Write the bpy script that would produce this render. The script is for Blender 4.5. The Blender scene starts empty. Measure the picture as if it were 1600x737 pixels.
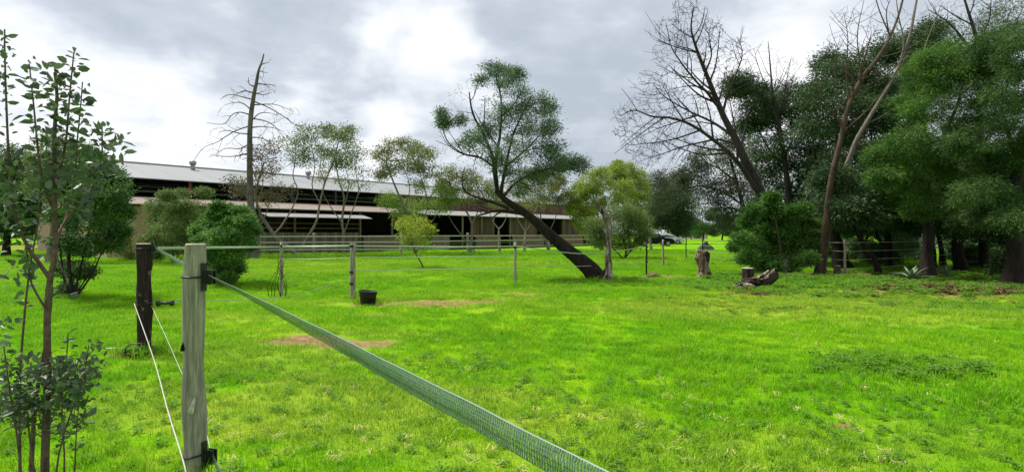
import bpy, bmesh, math, random
import numpy as np
from mathutils import Vector, Matrix
R = math.radians
random.seed(7)
scene = bpy.context.scene
COL = scene.collection

# ------------------------------------------------------------------ camera
EYE, F, CX, HY = 1.5, 890.0, 800.0, 364.0
cam_d = bpy.data.cameras.new('camera'); cam = bpy.data.objects.new('camera', cam_d); COL.objects.link(cam)
cam.location = (0, 0, EYE); cam.rotation_euler = (R(90), 0, 0)
cam_d.sensor_width = 36; cam_d.lens = F / 1600 * 36; cam_d.shift_y = -4.5 / 1600
cam_d.clip_start = 0.05; cam_d.clip_end = 6000
scene.camera = cam

# ------------------------------------------------------------------ world: overcast sky with brighter gaps
SUN_EL, SUN_AZ = 60, 292           # azimuth clockwise from +Y
world = bpy.data.worlds.new('World'); scene.world = world; world.use_nodes = True
wt = world.node_tree; wn = wt.nodes; wn.clear()
def mathn(t, op, a, b=None, c=None, clamp=False):
    n = t.nodes.new('ShaderNodeMath'); n.operation = op; n.use_clamp = clamp
    for i, v in enumerate((a, b, c)):
        if v is None: continue
        if isinstance(v, (int, float)): n.inputs[i].default_value = v
        else: t.links.new(v, n.inputs[i])
    return n.outputs[0]
def ramp(t, fac, stops, interp='LINEAR'):
    n = t.nodes.new('ShaderNodeValToRGB'); cr = n.color_ramp; cr.interpolation = interp
    while len(cr.elements) < len(stops): cr.elements.new(0.5)
    for e, (p, c) in zip(cr.elements, stops):
        e.position = p; e.color = (c[0], c[1], c[2], 1) if not isinstance(c, (int, float)) else (c, c, c, 1)
    t.links.new(fac, n.inputs[0]); return n.outputs[0]
def mix(t, fac, a, b, mode='MIX'):
    n = t.nodes.new('ShaderNodeMix'); n.data_type = 'RGBA'; n.blend_type = mode
    for s, v in ((n.inputs[0], fac), (n.inputs[6], a), (n.inputs[7], b)):
        if isinstance(v, (int, float)): s.default_value = v
        elif isinstance(v, tuple): s.default_value = (v[0], v[1], v[2], 1)
        else: t.links.new(v, s)
    return n.outputs[2]
def noise(t, vec, scale, detail=4, rough=0.55, dist=0.0):
    n = t.nodes.new('ShaderNodeTexNoise'); n.inputs['Scale'].default_value = scale
    n.inputs['Detail'].default_value = detail; n.inputs['Roughness'].default_value = rough
    n.inputs['Distortion'].default_value = dist
    if vec is not None: t.links.new(vec, n.inputs['Vector'])
    return n.outputs['Fac']
def vmath(t, op, a, b=None):
    n = t.nodes.new('ShaderNodeVectorMath'); n.operation = op
    for i, v in enumerate((a, b)):
        if v is None: continue
        if isinstance(v, (tuple, list)): n.inputs[i].default_value = v
        elif isinstance(v, (int, float)): n.inputs['Scale'].default_value = v
        else: t.links.new(v, n.inputs[i])
    return n

sky = wn.new('ShaderNodeTexSky'); sky.sky_type = 'NISHITA'; sky.sun_disc = False
sky.sun_elevation = R(SUN_EL); sky.sun_rotation = R(SUN_AZ); sky.air_density = 1.0; sky.dust_density = 2.0
tc = wn.new('ShaderNodeTexCoord'); gen = tc.outputs['Generated']
sep = wn.new('ShaderNodeSeparateXYZ'); wt.links.new(gen, sep.inputs[0])
zz = mathn(wt, 'ADD', mathn(wt, 'MAXIMUM', sep.outputs[2], 0.0), 0.22)
cmb = wn.new('ShaderNodeCombineXYZ')
wt.links.new(mathn(wt, 'DIVIDE', sep.outputs[0], zz), cmb.inputs[0])
wt.links.new(mathn(wt, 'DIVIDE', sep.outputs[1], zz), cmb.inputs[1])
big = noise(wt, cmb.outputs[0], 1.15, 6, 0.52, 0.35)
fine = noise(wt, cmb.outputs[0], 3.4, 5, 0.6, 0.2)
warpn = wn.new('ShaderNodeTexNoise'); warpn.inputs['Scale'].default_value = 4.5; warpn.inputs['Detail'].default_value = 4
wt.links.new(gen, warpn.inputs['Vector'])
warp = vmath(wt, 'SCALE', vmath(wt, 'SUBTRACT', warpn.outputs['Color'], (0.5, 0.5, 0.5)).outputs[0], 0.42).outputs[0]
wdir = vmath(wt, 'ADD', gen, warp).outputs[0]
def blob(px, py, rad, amp):
    d = Vector(((px - CX) / F, 1, (HY - py) / F)).normalized()
    dist = vmath(wt, 'DISTANCE', wdir, tuple(d)).outputs['Value']
    n = wn.new('ShaderNodeMapRange'); n.interpolation_type = 'SMOOTHSTEP'
    wt.links.new(dist, n.inputs[0]); n.inputs[1].default_value = 0; n.inputs[2].default_value = rad
    n.inputs[3].default_value = amp; n.inputs[4].default_value = 0
    return n.outputs[0]
cl = mathn(wt, 'ADD', mathn(wt, 'MULTIPLY', big, 0.62), mathn(wt, 'MULTIPLY', fine, 0.46)); cl = mathn(wt, 'SUBTRACT', cl, 0.10)
for b in [(580, 55, .075, .15), (600, 165, .11, .13), (530, 235, .12, .16), (520, 110, .06, .06), (120, 190, .30, .22), (60, 60, .14, .12), (985, 100, .10, .22),
          (1245, 110, .22, .25), (700, 110, .14, .16), (260, 240, .2, .18),
          (240, 130, .26, -.17), (420, 60, .16, -.12), (120, 20, .2, -.13), (860, 60, .22, -.08), (930, 190, .26, -.14), (1060, 30, .2, -.06),
          (660, 20, .14, -.04)]:
    cl = mathn(wt, 'ADD', cl, blob(*b))
ccol = ramp(wt, cl, [(0.28, (3.9, 4.35, 4.95)), (0.40, (4.8, 5.25, 5.85)), (0.48, (6.2, 6.55, 7.0)), (0.58, (7.6, 7.75, 8.1)), (0.72, (9.8, 9.85, 9.9))])
wcol = mix(wt, 0.93, sky.outputs[0], ccol)
bg = wn.new('ShaderNodeBackground'); bg.inputs['Strength'].default_value = 0.1
wt.links.new(wcol, bg.inputs['Color'])
wo = wn.new('ShaderNodeOutputWorld'); wt.links.new(bg.outputs[0], wo.inputs[0])

sun_d = bpy.data.lights.new('sun', 'SUN'); sun_d.energy = 4.0; sun_d.angle = R(12); sun_d.color = (1, 0.96, 0.88)
sun = bpy.data.objects.new('sun', sun_d); COL.objects.link(sun)
sdir = Vector((math.sin(R(SUN_AZ)) * math.cos(R(SUN_EL)), math.cos(R(SUN_AZ)) * math.cos(R(SUN_EL)), math.sin(R(SUN_EL))))
sun.rotation_euler = sdir.to_track_quat('Z', 'Y').to_euler()
vs = scene.view_settings; vs.view_transform = 'Standard'; vs.look = 'None'; vs.exposure = 0.45; vs.gamma = 1; vs.use_curve_mapping = False

# ------------------------------------------------------------------ placing helpers
def gh(x, y):
    d2 = x * x + y * y
    return (.05 * np.sin(.5 * x + 1) * np.cos(.43 * y) + .03 * np.sin(.9 * x + .7 * y)) * np.exp(-d2 / 1800.0)
def W(px, py, d): return np.array([(px - CX) / F * d, d, EYE + (HY - py) / F * d])
def G(px, py):
    d = EYE * F / (py - HY); x = (px - CX) / F * d
    return np.array([x, d, float(gh(x, d))])
def GD(px, d):
    x = (px - CX) / F * d
    return np.array([x, d, float(gh(x, d))])

def empty(name, loc, label, cat, group=None, kind=None, rz=0):
    o = bpy.data.objects.new(name, None); COL.objects.link(o); o.location = tuple(loc); o.rotation_euler = (0, 0, rz)
    tag(o, label, cat, group, kind); return o
def tag(o, label=None, cat=None, group=None, kind=None):
    if label: o['label'] = label
    if cat: o['category'] = cat
    if group: o['group'] = group
    if kind: o['kind'] = kind
    return o
def mesh_obj(name, verts, faces, mat, parent=None, smooth=False, origin=None):
    me = bpy.data.meshes.new(name)
    v = np.asarray(verts, dtype=np.float32)
    if origin is not None: v = v - np.asarray(origin, dtype=np.float32)
    if isinstance(faces, np.ndarray):
        k = faces.shape[1]
        me.vertices.add(len(v)); me.vertices.foreach_set('co', v.ravel())
        me.loops.add(faces.size); me.loops.foreach_set('vertex_index', faces.astype(np.int32).ravel())
        me.polygons.add(len(faces)); me.polygons.foreach_set('loop_start', np.arange(0, faces.size, k, dtype=np.int32))
        me.update(calc_edges=True)
    else:
        me.from_pydata(v.tolist(), [], faces); me.update()
    if smooth: me.polygons.foreach_set('use_smooth', np.ones(len(me.polygons), dtype=bool))
    for m in (mat if isinstance(mat, (list, tuple)) else [mat]): me.materials.append(m)
    o = bpy.data.objects.new(name, me); COL.objects.link(o)
    if parent is not None: o.parent = parent
    elif origin is not None: o.location = tuple(origin)
    return o

class MB:
    """collects shapes for one mesh"""
    def __init__(s): s.v = []; s.f = []; s.n = 0
    def add(s, v, f):
        s.v.extend([tuple(p) for p in v]); s.f.extend([tuple(i + s.n for i in q) for q in f]); s.n += len(v)
    def box(s, c, size, rot=None, taper=1.0):
        x, y, z = [k / 2 for k in size]
        vs_ = [Vector((sx * x * (taper if sz > 0 else 1), sy * y * (taper if sz > 0 else 1), sz * z)) for sz in (-1, 1) for sy in (-1, 1) for sx in (-1, 1)]
        if rot is not None: vs_ = [rot @ v for v in vs_]
        s.add([v + Vector(c) for v in vs_], [(0, 2, 3, 1), (4, 5, 7, 6), (0, 1, 5, 4), (1, 3, 7, 5), (3, 2, 6, 7), (2, 0, 4, 6)])
    def beam(s, a, b, w, h):
        a = Vector(a); b = Vector(b); d = b - a
        rot = d.to_track_quat('X', 'Z').to_matrix(); s.box((a + b) / 2, (d.length, w, h), rot)
    def tube(s, pts, radii, k=8, caps=True, wob=None):
        v, f = tube_arrays(np.array(pts, float), np.array(radii, float) if hasattr(radii, '__len__') else np.full(len(pts), radii), k, wob)
        f = [tuple(q) for q in f.tolist()]
        if caps:
            f.append(tuple(range(k - 1, -1, -1))); m = (len(pts) - 1) * k; f.append(tuple(range(m, m + k)))
        s.add(v, f)
    def build(s, name, mat, parent=None, smooth=False, bevel=0, origin=None):
        o = mesh_obj(name, s.v, s.f, mat, parent, smooth, origin)
        if bevel:
            m = o.modifiers.new('bevel', 'BEVEL'); m.width = bevel; m.segments = 2; m.limit_method = 'ANGLE'
        return o

def tube_arrays(P, rad, k, wob=None):
    T = np.gradient(P, axis=0); T /= np.maximum(np.linalg.norm(T, axis=1, keepdims=True), 1e-9)
    ref = np.array([0, 0, 1.0]) if abs(T[0][2]) < .85 else np.array([1.0, 0, 0])
    U = np.cross(T, ref); U /= np.maximum(np.linalg.norm(U, axis=1, keepdims=True), 1e-9)
    for i in range(1, len(U)):
        if U[i] @ U[i - 1] < 0: U[i] = -U[i]
    V = np.cross(T, U)
    a = np.arange(k) * 2 * math.pi / k
    rr = rad[:, None] * np.ones((1, k))
    if wob is not None: rr = rr * wob
    v = P[:, None, :] + rr[:, :, None] * (np.cos(a)[None, :, None] * U[:, None, :] + np.sin(a)[None, :, None] * V[:, None, :])
    i = np.arange(len(P) - 1)[:, None] * k; j = np.arange(k)[None, :]; jn = (j + 1) % k
    f = np.stack([i + j, i + jn, i + jn + k, i + j + k], -1).reshape(-1, 4)
    return v.reshape(-1, 3), f

def smooth_path(pts, n):
    """Catmull-Rom through pts (any columns)"""
    p = np.array(pts, float)
    if len(p) == 2: t = np.linspace(0, 1, n)[:, None]; return p[0] * (1 - t) + p[1] * t
    q = np.vstack([2 * p[0] - p[1], p, 2 * p[-1] - p[-2]]); out = []
    for u in np.linspace(0, len(p) - 1 - 1e-9, n):
        i = int(u); t = u - i; a, b, c, d = q[i], q[i + 1], q[i + 2], q[i + 3]
        out.append(.5 * ((2 * b) + (c - a) * t + (2 * a - 5 * b + 4 * c - d) * t * t + (3 * b - a - 3 * c + d) * t ** 3))
    return np.array(out)

# ------------------------------------------------------------------ materials
def new_mat(name):
    m = bpy.data.materials.new(name); m.use_nodes = True; t = m.node_tree
    return m, t, t.nodes['Principled BSDF']
def simple(name, col, rough=.7, var=.18, scale=8, metal=0, bump=0, spec=.3, stretch=None, col2=None):
    m, t, p = new_mat(name)
    c = t.nodes.new('ShaderNodeTexCoord'); vec = c.outputs['Object']
    if stretch:
        mp = t.nodes.new('ShaderNodeMapping'); mp.inputs['Scale'].default_value = stretch; t.links.new(vec, mp.inputs[0]); vec = mp.outputs[0]
    nz = noise(t, vec, scale, 6, .62)
    dark = tuple(v * (1 - 2 * var) for v in col); lite = tuple(min(1, v * (1 + var * 1.6)) for v in col)
    if col2: dark = col2
    t.links.new(ramp(t, nz, [(.32, dark), (.52, col), (.7, lite)]), p.inputs['Base Color'])
    p.inputs['Roughness'].default_value = rough; p.inputs['Metallic'].default_value = metal; p.inputs['Specular IOR Level'].default_value = spec
    if bump:
        b = t.nodes.new('ShaderNodeBump'); b.inputs['Strength'].default_value = .8; b.inputs['Distance'].default_value = bump
        t.links.new(nz, b.inputs['Height']); t.links.new(b.outputs[0], p.inputs['Normal'])
    return m
def leaf_mat(name, col, col2, trans=.42, rough=.55, spec=.25):
    m, t, p = new_mat(name)
    g = t.nodes.new('ShaderNodeNewGeometry')
    tcn = t.nodes.new('ShaderNodeTexCoord')
    nz = noise(t, tcn.outputs['Object'], 1.1, 3, .5)
    f = mathn(t, 'ADD', mathn(t, 'MULTIPLY', g.outputs['Random Per Island'], .6), mathn(t, 'MULTIPLY', mathn(t, 'SUBTRACT', nz, .5), 1.3), clamp=True)
    mid = tuple((a + b) / 2 for a, b in zip(col, col2))
    c = ramp(t, f, [(0, col), (.45, mid), (.9, col2)])
    t.links.new(c, p.inputs['Base Color']); p.inputs['Roughness'].default_value = rough; p.inputs['Specular IOR Level'].default_value = spec
    tr = t.nodes.new('ShaderNodeBsdfTranslucent'); t.links.new(c, tr.inputs[0])
    ms = t.nodes.new('ShaderNodeMixShader'); ms.inputs[0].default_value = trans
    t.links.new(p.outputs[0], ms.inputs[1]); t.links.new(tr.outputs[0], ms.inputs[2])
    t.links.new(ms.outputs[0], t.nodes['Material Output'].inputs[0])
    return m

M = {}
M['bark_dark'] = simple('bark_dark', (.020, .014, .011), .9, .35, 9, bump=.03, stretch=(1, 1, .3))
M['bark_brown'] = simple('bark_brown', (.085, .055, .038), .9, .3, 7, bump=.025, stretch=(1, 1, .3))
M['bark_grey'] = simple('bark_grey', (.17, .145, .12), .9, .25, 7, bump=.015, stretch=(1, 1, .3))
M['bark_pale'] = simple('bark_pale', (.26, .225, .17), .9, .25, 7, bump=.012, stretch=(1, 1, .3))
M['bark_dead'] = simple('bark_dead', (.042, .032, .030), .9, .3, 5, bump=.015, stretch=(1, 1, .4))
M['bark_conifer'] = simple('bark_conifer', (.12, .10, .095), .9, .3, 5, bump=.015, stretch=(1, 1, .4))
def weathered(name, light, mid, dark, sc=1.0):
    m, t, p = new_mat(name); c = t.nodes.new('ShaderNodeTexCoord')
    mp = t.nodes.new('ShaderNodeMapping'); mp.inputs['Scale'].default_value = (9 * sc, 9 * sc, 1.6 * sc); t.links.new(c.outputs['Object'], mp.inputs[0])
    a = noise(t, mp.outputs[0], 1.3, 5, .7, .6); b_ = noise(t, c.outputs['Object'], 3.2, 3, .6)
    col = ramp(t, a, [(.40, dark), (.47, mid), (.60, light)]); col = mix(t, ramp(t, b_, [(.5, 0.0), (.62, .75)]), col, mid)
    t.links.new(col, p.inputs['Base Color']); p.inputs['Roughness'].default_value = .9; p.inputs['Specular IOR Level'].default_value = .15
    bm = t.nodes.new('ShaderNodeBump'); bm.inputs['Distance'].default_value = .05; t.links.new(a, bm.inputs['Height']); t.links.new(bm.outputs[0], p.inputs['Normal']); return m
M['bleached'] = weathered('bleached', (.42, .36, .31), (.14, .095, .07), (.018, .012, .010))
M['stump_brown'] = weathered('stump_brown', (.30, .22, .17), (.13, .075, .05), (.02, .012, .010), .8)
M['log_dark'] = weathered('log_dark', (.085, .062, .050), (.028, .020, .016), (.007, .005, .005), .9)
M['stem_purple'] = simple('stem_purple', (.12, .075, .062), .8, .3, 25, bump=.004)
M['hay'] = simple('hay', (.35, .27, .12), .9, .3, 6)
M['leaf_hero'] = leaf_mat('leaf_hero', (.060, .115, .048), (.170, .255, .115), .4)
M['leaf_wattle'] = leaf_mat('leaf_wattle', (.030, .085, .014), (.20, .38, .055), .45)
M['leaf_dark'] = leaf_mat('leaf_dark', (.030, .066, .024), (.125, .205, .070), .3)
M['leaf_pine'] = leaf_mat('leaf_pine', (0.048, 0.064, 0.034), (0.126, 0.144, 0.068), .3)
M['leaf_yellow'] = leaf_mat('leaf_yellow', (.17, .25, .03), (.46, .52, .09), .45)
M['leaf_olive'] = leaf_mat('leaf_olive', (.12, .15, .035), (.30, .32, .09), .4)
M['leaf_mix'] = leaf_mat('leaf_mix', (.085, .15, .04), (.28, .34, .11), .4)
M['leaf_bush'] = leaf_mat('leaf_bush', (.040, .10, .026), (.15, .27, .065), .35)
M['leaf_bright'] = leaf_mat('leaf_bright', (.12, .22, .03), (.34, .46, .09), .4)
M['leaf_wattle_shade'] = leaf_mat('leaf_wattle_shade', (.020, .055, .014), (.13, .24, .05), .4)  # darker copy of leaf_wattle, shade of the right edge put into its colour
M['leaf_fern'] = leaf_mat('leaf_fern', (.045, .125, .025), (.20, .38, .07), .4)
M['leaf_litter'] = simple('leaf_litter', (.20, .115, .06), .9, .4, 3)
M['leaf_broad'] = leaf_mat('leaf_broad', (.050, .085, .042), (.16, .225, .105), .3, .4, .5)
M['leaf_sapling'] = leaf_mat('leaf_sapling', (.17, .23, .02), (.45, .52, .07), .45)
M['leaf_brownish'] = leaf_mat('leaf_brownish', (.10, .085, .045), (.20, .16, .07), .3)

# colour zones of the pasture, shared by the soil sheet and the grass blades
DRY = [(620, 412, 16, 2.2, .7), (480, 424, 6, 1.3, .5), (1150, 402, 8, 2.5, .4), (560, 640, 2.2, 1.1, .75), (420, 560, 1.6, .9, .5), (1000, 700, 2.0, .6, .45), (900, 480, 3, 1.0, .4), (250, 640, 1.0, .8, .5), (1210, 480, 4.2, 1.6, .9), (1350, 460, 5.0, 2.2, .8), (1130, 492, 2.2, .8, .7), (640, 470, 3.5, .9, .55), (330, 500, 1.6, .8, .6), (820, 455, 2.2, .6, .5),
       (700, 640, 1.0, .5, .35), (430, 640, .8, .6, .35), (560, 425, 9, 2.6, .35), (1480, 500, 2.5, 1.0, .6), (520, 520, 1.5, .5, .5), (1400, 680, 1.2, .5, .25)]
SOIL = [(1540, 452, 3.6, 1.7), (1430, 441, 1.6, .7), (1450, 436, 3.2, 1.2), (1380, 430, 2.0, 1.6), (1600, 452, 2.2, 1.6), (1290, 430, 1.3, 1.2), (1500, 448, 1.5, .4), (500, 535, .90, .50), (655, 474, 1.9, .30), (590, 490, .5, .18), (820, 461, .7, .3), (1195, 456, 1.0, .9), (700, 478, 1.0, .2), (935, 436, 1.1, .9),
        (1030, 432, .8, .6), (1570, 448, 2.6, 1.5), (1480, 441, 2.2, 1.2), (1545, 462, 1.6, .5), (1240, 428, 2.2, 1.2), (430, 402, 6, 1.6), (500, 396, 8, 1.6), (350, 402, 6, 1.4), (10, 386, 9, 6), (1345, 432, 1.5, 1), (1312, 658, .10, .06),
        (215, 560, .35, .25), (250, 396, 9, 2.2)]
def zone_fields(t, pos):
    def ell(px, py, rx, ry):
        c = G(px, py); mp = t.nodes.new('ShaderNodeMapping'); mp.inputs['Location'].default_value = (-c[0] / rx, -c[1] / ry, 0)
        mp.inputs['Scale'].default_value = (1 / rx, 1 / ry, 0); t.links.new(pos, mp.inputs[0])
        ln = vmath(t, 'LENGTH', mp.outputs[0]).outputs['Value']; return ln
    wob = noise(t, pos, 1.6, 4, .6)
    wob2 = mathn(t, 'MULTIPLY', mathn(t, 'SUBTRACT', wob, .5), 2.2)
    def field(lst, amp):
        acc = None
        for e in lst:
            ln = mathn(t, 'ADD', ell(*e[:4]), wob2)
            n = t.nodes.new('ShaderNodeMapRange'); n.interpolation_type = 'SMOOTHSTEP'
            t.links.new(ln, n.inputs[0]); n.inputs[1].default_value = .65; n.inputs[2].default_value = 1.2
            n.inputs[3].default_value = e[4] if len(e) > 4 else 1; n.inputs[4].default_value = 0
            acc = n.outputs[0] if acc is None else mathn(t, 'MAXIMUM', acc, n.outputs[0])
        return acc
    return field
def grass_colour(t, pos, k=1.0):
    field = zone_fields(t, pos)
    big = noise(t, pos, .28, 4, .6, .3); mid = noise(t, pos, 1.7, 4, .65); sm = noise(t, pos, 9, 3, .6)
    dry = field(DRY, 1)
    v = mathn(t, 'ADD', mathn(t, 'MULTIPLY', big, .62), mathn(t, 'MULTIPLY', mid, .62))
    vivid = (.155 * k, .37 * k, .003 * k); light = (.26 * k, .45 * k, .008 * k); deep = (.095 * k, .29 * k, .003 * k); yel = (.33 * k, .405 * k, .045 * k)
    c = ramp(t, v, [(.50, deep), (.61, vivid), (.74, light)])
    c = mix(t, mathn(t, 'MULTIPLY', dry, mathn(t, 'ADD', mathn(t, 'MULTIPLY', mid, 1.0), .3), clamp=True), c, yel)
    c = mix(t, mathn(t, 'MULTIPLY', ramp(t, sm, [(.55, 0.0), (.8, 1.0)]), .35), c, (.06 * k, .22 * k, .01 * k))
    return c, field
def make_ground_mat():
    m, t, p = new_mat('pasture_soil')
    g = t.nodes.new('ShaderNodeNewGeometry'); pos = g.outputs['Position']
    c, field = grass_colour(t, pos, .95)
    soil = field(SOIL, 1); nz = noise(t, pos, 12, 6, .7); n2 = noise(t, pos, 45, 5, .7)
    sc = ramp(t, nz, [(.3, (.10, .055, .028)), (.5, (.27, .16, .085)), (.72, (.42, .28, .17))])
    c = mix(t, mathn(t, 'MULTIPLY', ramp(t, n2, [(.45, 0.0), (.62, 1.0)]), .4), c, (.05, .11, .012))
    c = mix(t, mathn(t, 'MULTIPLY', soil, mathn(t, 'ADD', nz, .45), clamp=True), c, sc)
    t.links.new(c, p.inputs['Base Color']); p.inputs['Roughness'].default_value = .95; p.inputs['Specular IOR Level'].default_value = .02
    b = t.nodes.new('ShaderNodeBump'); b.inputs['Strength'].default_value = .6; b.inputs['Distance'].default_value = .03
    t.links.new(n2, b.inputs['Height']); t.links.new(b.outputs[0], p.inputs['Normal'])
    return m
def make_blade_mat(name, k=1.0, tint=None, tfac=0):
    m, t, p = new_mat(name)
    g = t.nodes.new('ShaderNodeNewGeometry'); c, _ = grass_colour(t, g.outputs['Position'], k)
    r = g.outputs['Random Per Island']
    rnd2 = noise(t, g.outputs['Position'], 22, 3, .7)
    c = mix(t, ramp(t, rnd2, [(.38, .75), (.5, 0.0)]), c, (.045, .16, .01))
    c = mix(t, ramp(t, r, [(.3, .0), (1, .6)]), c, (.27 * k, .52 * k, .015 * k))
    c = mix(t, ramp(t, r, [(.93, 0.0), (.96, .8)]), c, (.50, .42, .17))
    if tint: c = mix(t, tfac, c, tint)
    t.links.new(c, p.inputs['Base Color']); p.inputs['Roughness'].default_value = .6; p.inputs['Specular IOR Level'].default_value = .08
    tr = t.nodes.new('ShaderNodeBsdfTranslucent'); t.links.new(c, tr.inputs[0])
    ms = t.nodes.new('ShaderNodeMixShader'); ms.inputs[0].default_value = .4
    t.links.new(p.outputs[0], ms.inputs[1]); t.links.new(tr.outputs[0], ms.inputs[2]); t.links.new(ms.outputs[0], t.nodes['Material Output'].inputs[0])
    return m
M['ground'] = make_ground_mat()
M['blade'] = make_blade_mat('blade', 1.14)
M['weed'] = leaf_mat('weed', (.10, .25, .02), (.28, .48, .06), .45)
M['straw'] = simple('straw', (.55, .44, .20), .8, .3, 40)

# ------------------------------------------------------------------ ground sheet
def build_ground():
    n = 420; s = np.linspace(-1, 1, n); ax = 2600 * np.sinh(7 * s) / math.sinh(7)
    X, Y = np.meshgrid(ax, ax + 6, indexing='xy'); Z = gh(X, Y)
    v = np.stack([X, Y, Z], -1).reshape(-1, 3)
    i = np.arange(n - 1)[:, None] * n + np.arange(n - 1)[None, :]
    f = np.stack([i, i + 1, i + n + 1, i + n], -1).reshape(-1, 4)
    o = mesh_obj('ground', v, f, M['ground'], smooth=True); tag(o, 'green horse pasture with bare soil patches', None, None, 'structure')
build_ground()

# ------------------------------------------------------------------ scatter (grass, weeds, straw)
def blade_clump(rng, n, rad, hmin, hmax, w, lean=.6):
    v = []; f = []
    for i in range(n):
        a = rng.uniform(0, 2 * math.pi); r = rad * math.sqrt(rng.random()); bx, by = r * math.cos(a), r * math.sin(a)
        h = rng.uniform(hmin, hmax); la = rng.uniform(0, 2 * math.pi); l = h * rng.uniform(.15, lean * 2)
        dx, dy = math.cos(la), math.sin(la); sx, sy = -dy, dx; ww = w * rng.uniform(.6, 1.3)
        b = len(v)
        v += [(bx - sx * ww, by - sy * ww, -.01), (bx + sx * ww, by + sy * ww, -.01),
              (bx + dx * l * .35 + sx * ww * .8, by + dy * l * .35 + sy * ww * .8, h * .62), (bx + dx * l * .35 - sx * ww * .8, by + dy * l * .35 - sy * ww * .8, h * .62),
              (bx + dx * l, by + dy * l, h)]
        f += [(b, b + 1, b + 2, b + 3), (b + 3, b + 2, b + 4)]
    return v, f
def weed_clump(rng, n, rad, h, size):
    v = []; f = []
    for i in range(n):
        a = rng.uniform(0, 6.28); r = rad * math.sqrt(rng.random()); c = Vector((r * math.cos(a), r * math.sin(a), h * rng.uniform(.3, 1)))
        for k in range(4):
            aa = rng.uniform(0, 6.28); d = Vector((math.cos(aa), math.sin(aa), rng.uniform(-.3, .6))).normalized(); s = d.cross(Vector((0, 0, 1))).normalized()
            L = size * rng.uniform(.6, 1.3); b = len(v); up = Vector((0, 0, .15 * L))
            v += [c, c + d * L * .5 + s * L * .3 + up, c + d * L, c + d * L * .5 - s * L * .3 + up]; f += [(b, b + 1, b + 2, b + 3)]
    return [tuple(p) for p in v], f
def straw_clump(rng, n, rad):
    v = []; f = []
    for i in range(n):
        a = rng.uniform(0, 6.28); r = rad * rng.random(); c = Vector((r * math.cos(a), r * math.sin(a), rng.uniform(.015, .05)))
        aa = rng.uniform(0, 6.28); d = Vector((math.cos(aa), math.sin(aa), rng.uniform(-.2, .35))); s = d.cross(Vector((0, 0, 1))).normalized() * .0022; L = rng.uniform(.02, .07)
        b = len(v); v += [c - s, c + s, c + d * L * .6 + s + Vector((0, 0, .008)), c + d * L * .6 - s + Vector((0, 0, .008)), c + d * L]; f += [(b, b + 1, b + 2, b + 3), (b + 3, b + 2, b + 4)]
    return [tuple(p) for p in v], f
def scatter(name, pts, sc, clumps, mat, label):
    """one object whose geometry nodes set the given clump meshes on its points"""
    lib = bpy.data.collections.new(name + '_source')
    for i, (v, f) in enumerate(clumps):
        me = bpy.data.meshes.new(name + '_clump'); me.from_pydata([tuple(p) for p in v], [], f); me.materials.append(mat); me.update()
        lib.objects.link(bpy.data.objects.new(name + '_clump', me))
    me = bpy.data.meshes.new(name); me.vertices.add(len(pts)); me.vertices.foreach_set('co', np.asarray(pts, np.float32).ravel())
    rng = np.random.default_rng(5)
    a = me.attributes.new('sc', 'FLOAT', 'POINT'); a.data.foreach_set('value', np.asarray(sc, np.float32))
    a = me.attributes.new('rz', 'FLOAT', 'POINT'); a.data.foreach_set('value', rng.uniform(0, 6.28, len(pts)).astype(np.float32))
    a = me.attributes.new('pick', 'INT', 'POINT'); a.data.foreach_set('value', rng.integers(0, len(clumps), len(pts)).astype(np.int32))
    me.materials.append(mat)
    o = bpy.data.objects.new(name, me); COL.objects.link(o); tag(o, label, 'grass', None, 'stuff')
    ng = bpy.data.node_groups.new(name + '_nodes', 'GeometryNodeTree')
    ng.interface.new_socket('Geometry', in_out='INPUT', socket_type='NodeSocketGeometry'); ng.interface.new_socket('Geometry', in_out='OUTPUT', socket_type='NodeSocketGeometry')
    gi = ng.nodes.new('NodeGroupInput'); go = ng.nodes.new('NodeGroupOutput'); iop = ng.nodes.new('GeometryNodeInstanceOnPoints'); ci = ng.nodes.new('GeometryNodeCollectionInfo')
    ci.inputs['Collection'].default_value = lib; ci.inputs['Separate Children'].default_value = True; ci.inputs['Reset Children'].default_value = True
    iop.inputs['Pick Instance'].default_value = True
    def na(nm, ty):
        n = ng.nodes.new('GeometryNodeInputNamedAttribute'); n.data_type = ty; n.inputs['Name'].default_value = nm; return n.outputs[0]
    cx = ng.nodes.new('ShaderNodeCombineXYZ'); ng.links.new(na('rz', 'FLOAT'), cx.inputs[2])
    ng.links.new(gi.outputs[0], iop.inputs['Points']); ng.links.new(ci.outputs[0], iop.inputs['Instance']); ng.links.new(na('pick', 'INT'), iop.inputs['Instance Index'])
    ng.links.new(cx.outputs[0], iop.inputs['Rotation']); ng.links.new(na('sc', 'FLOAT'), iop.inputs['Scale']); ng.links.new(iop.outputs[0], go.inputs[0])
    md = o.modifiers.new('scatter', 'NODES'); md.node_group = ng
    return o
def soil_amount(x, y):
    s = np.zeros_like(x)
    w = .35 * np.sin(3.1 * x + 1.3 * y) * np.cos(2.3 * y - x) + .2 * np.sin(7 * x - 5 * y)
    for e in SOIL:
        c = G(e[0], e[1]); r = np.hypot((x - c[0]) / e[2], (y - c[1]) / e[3]) + w
        s = np.maximum(s, np.clip((1.2 - r) / .4, 0, 1))
    return s
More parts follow.
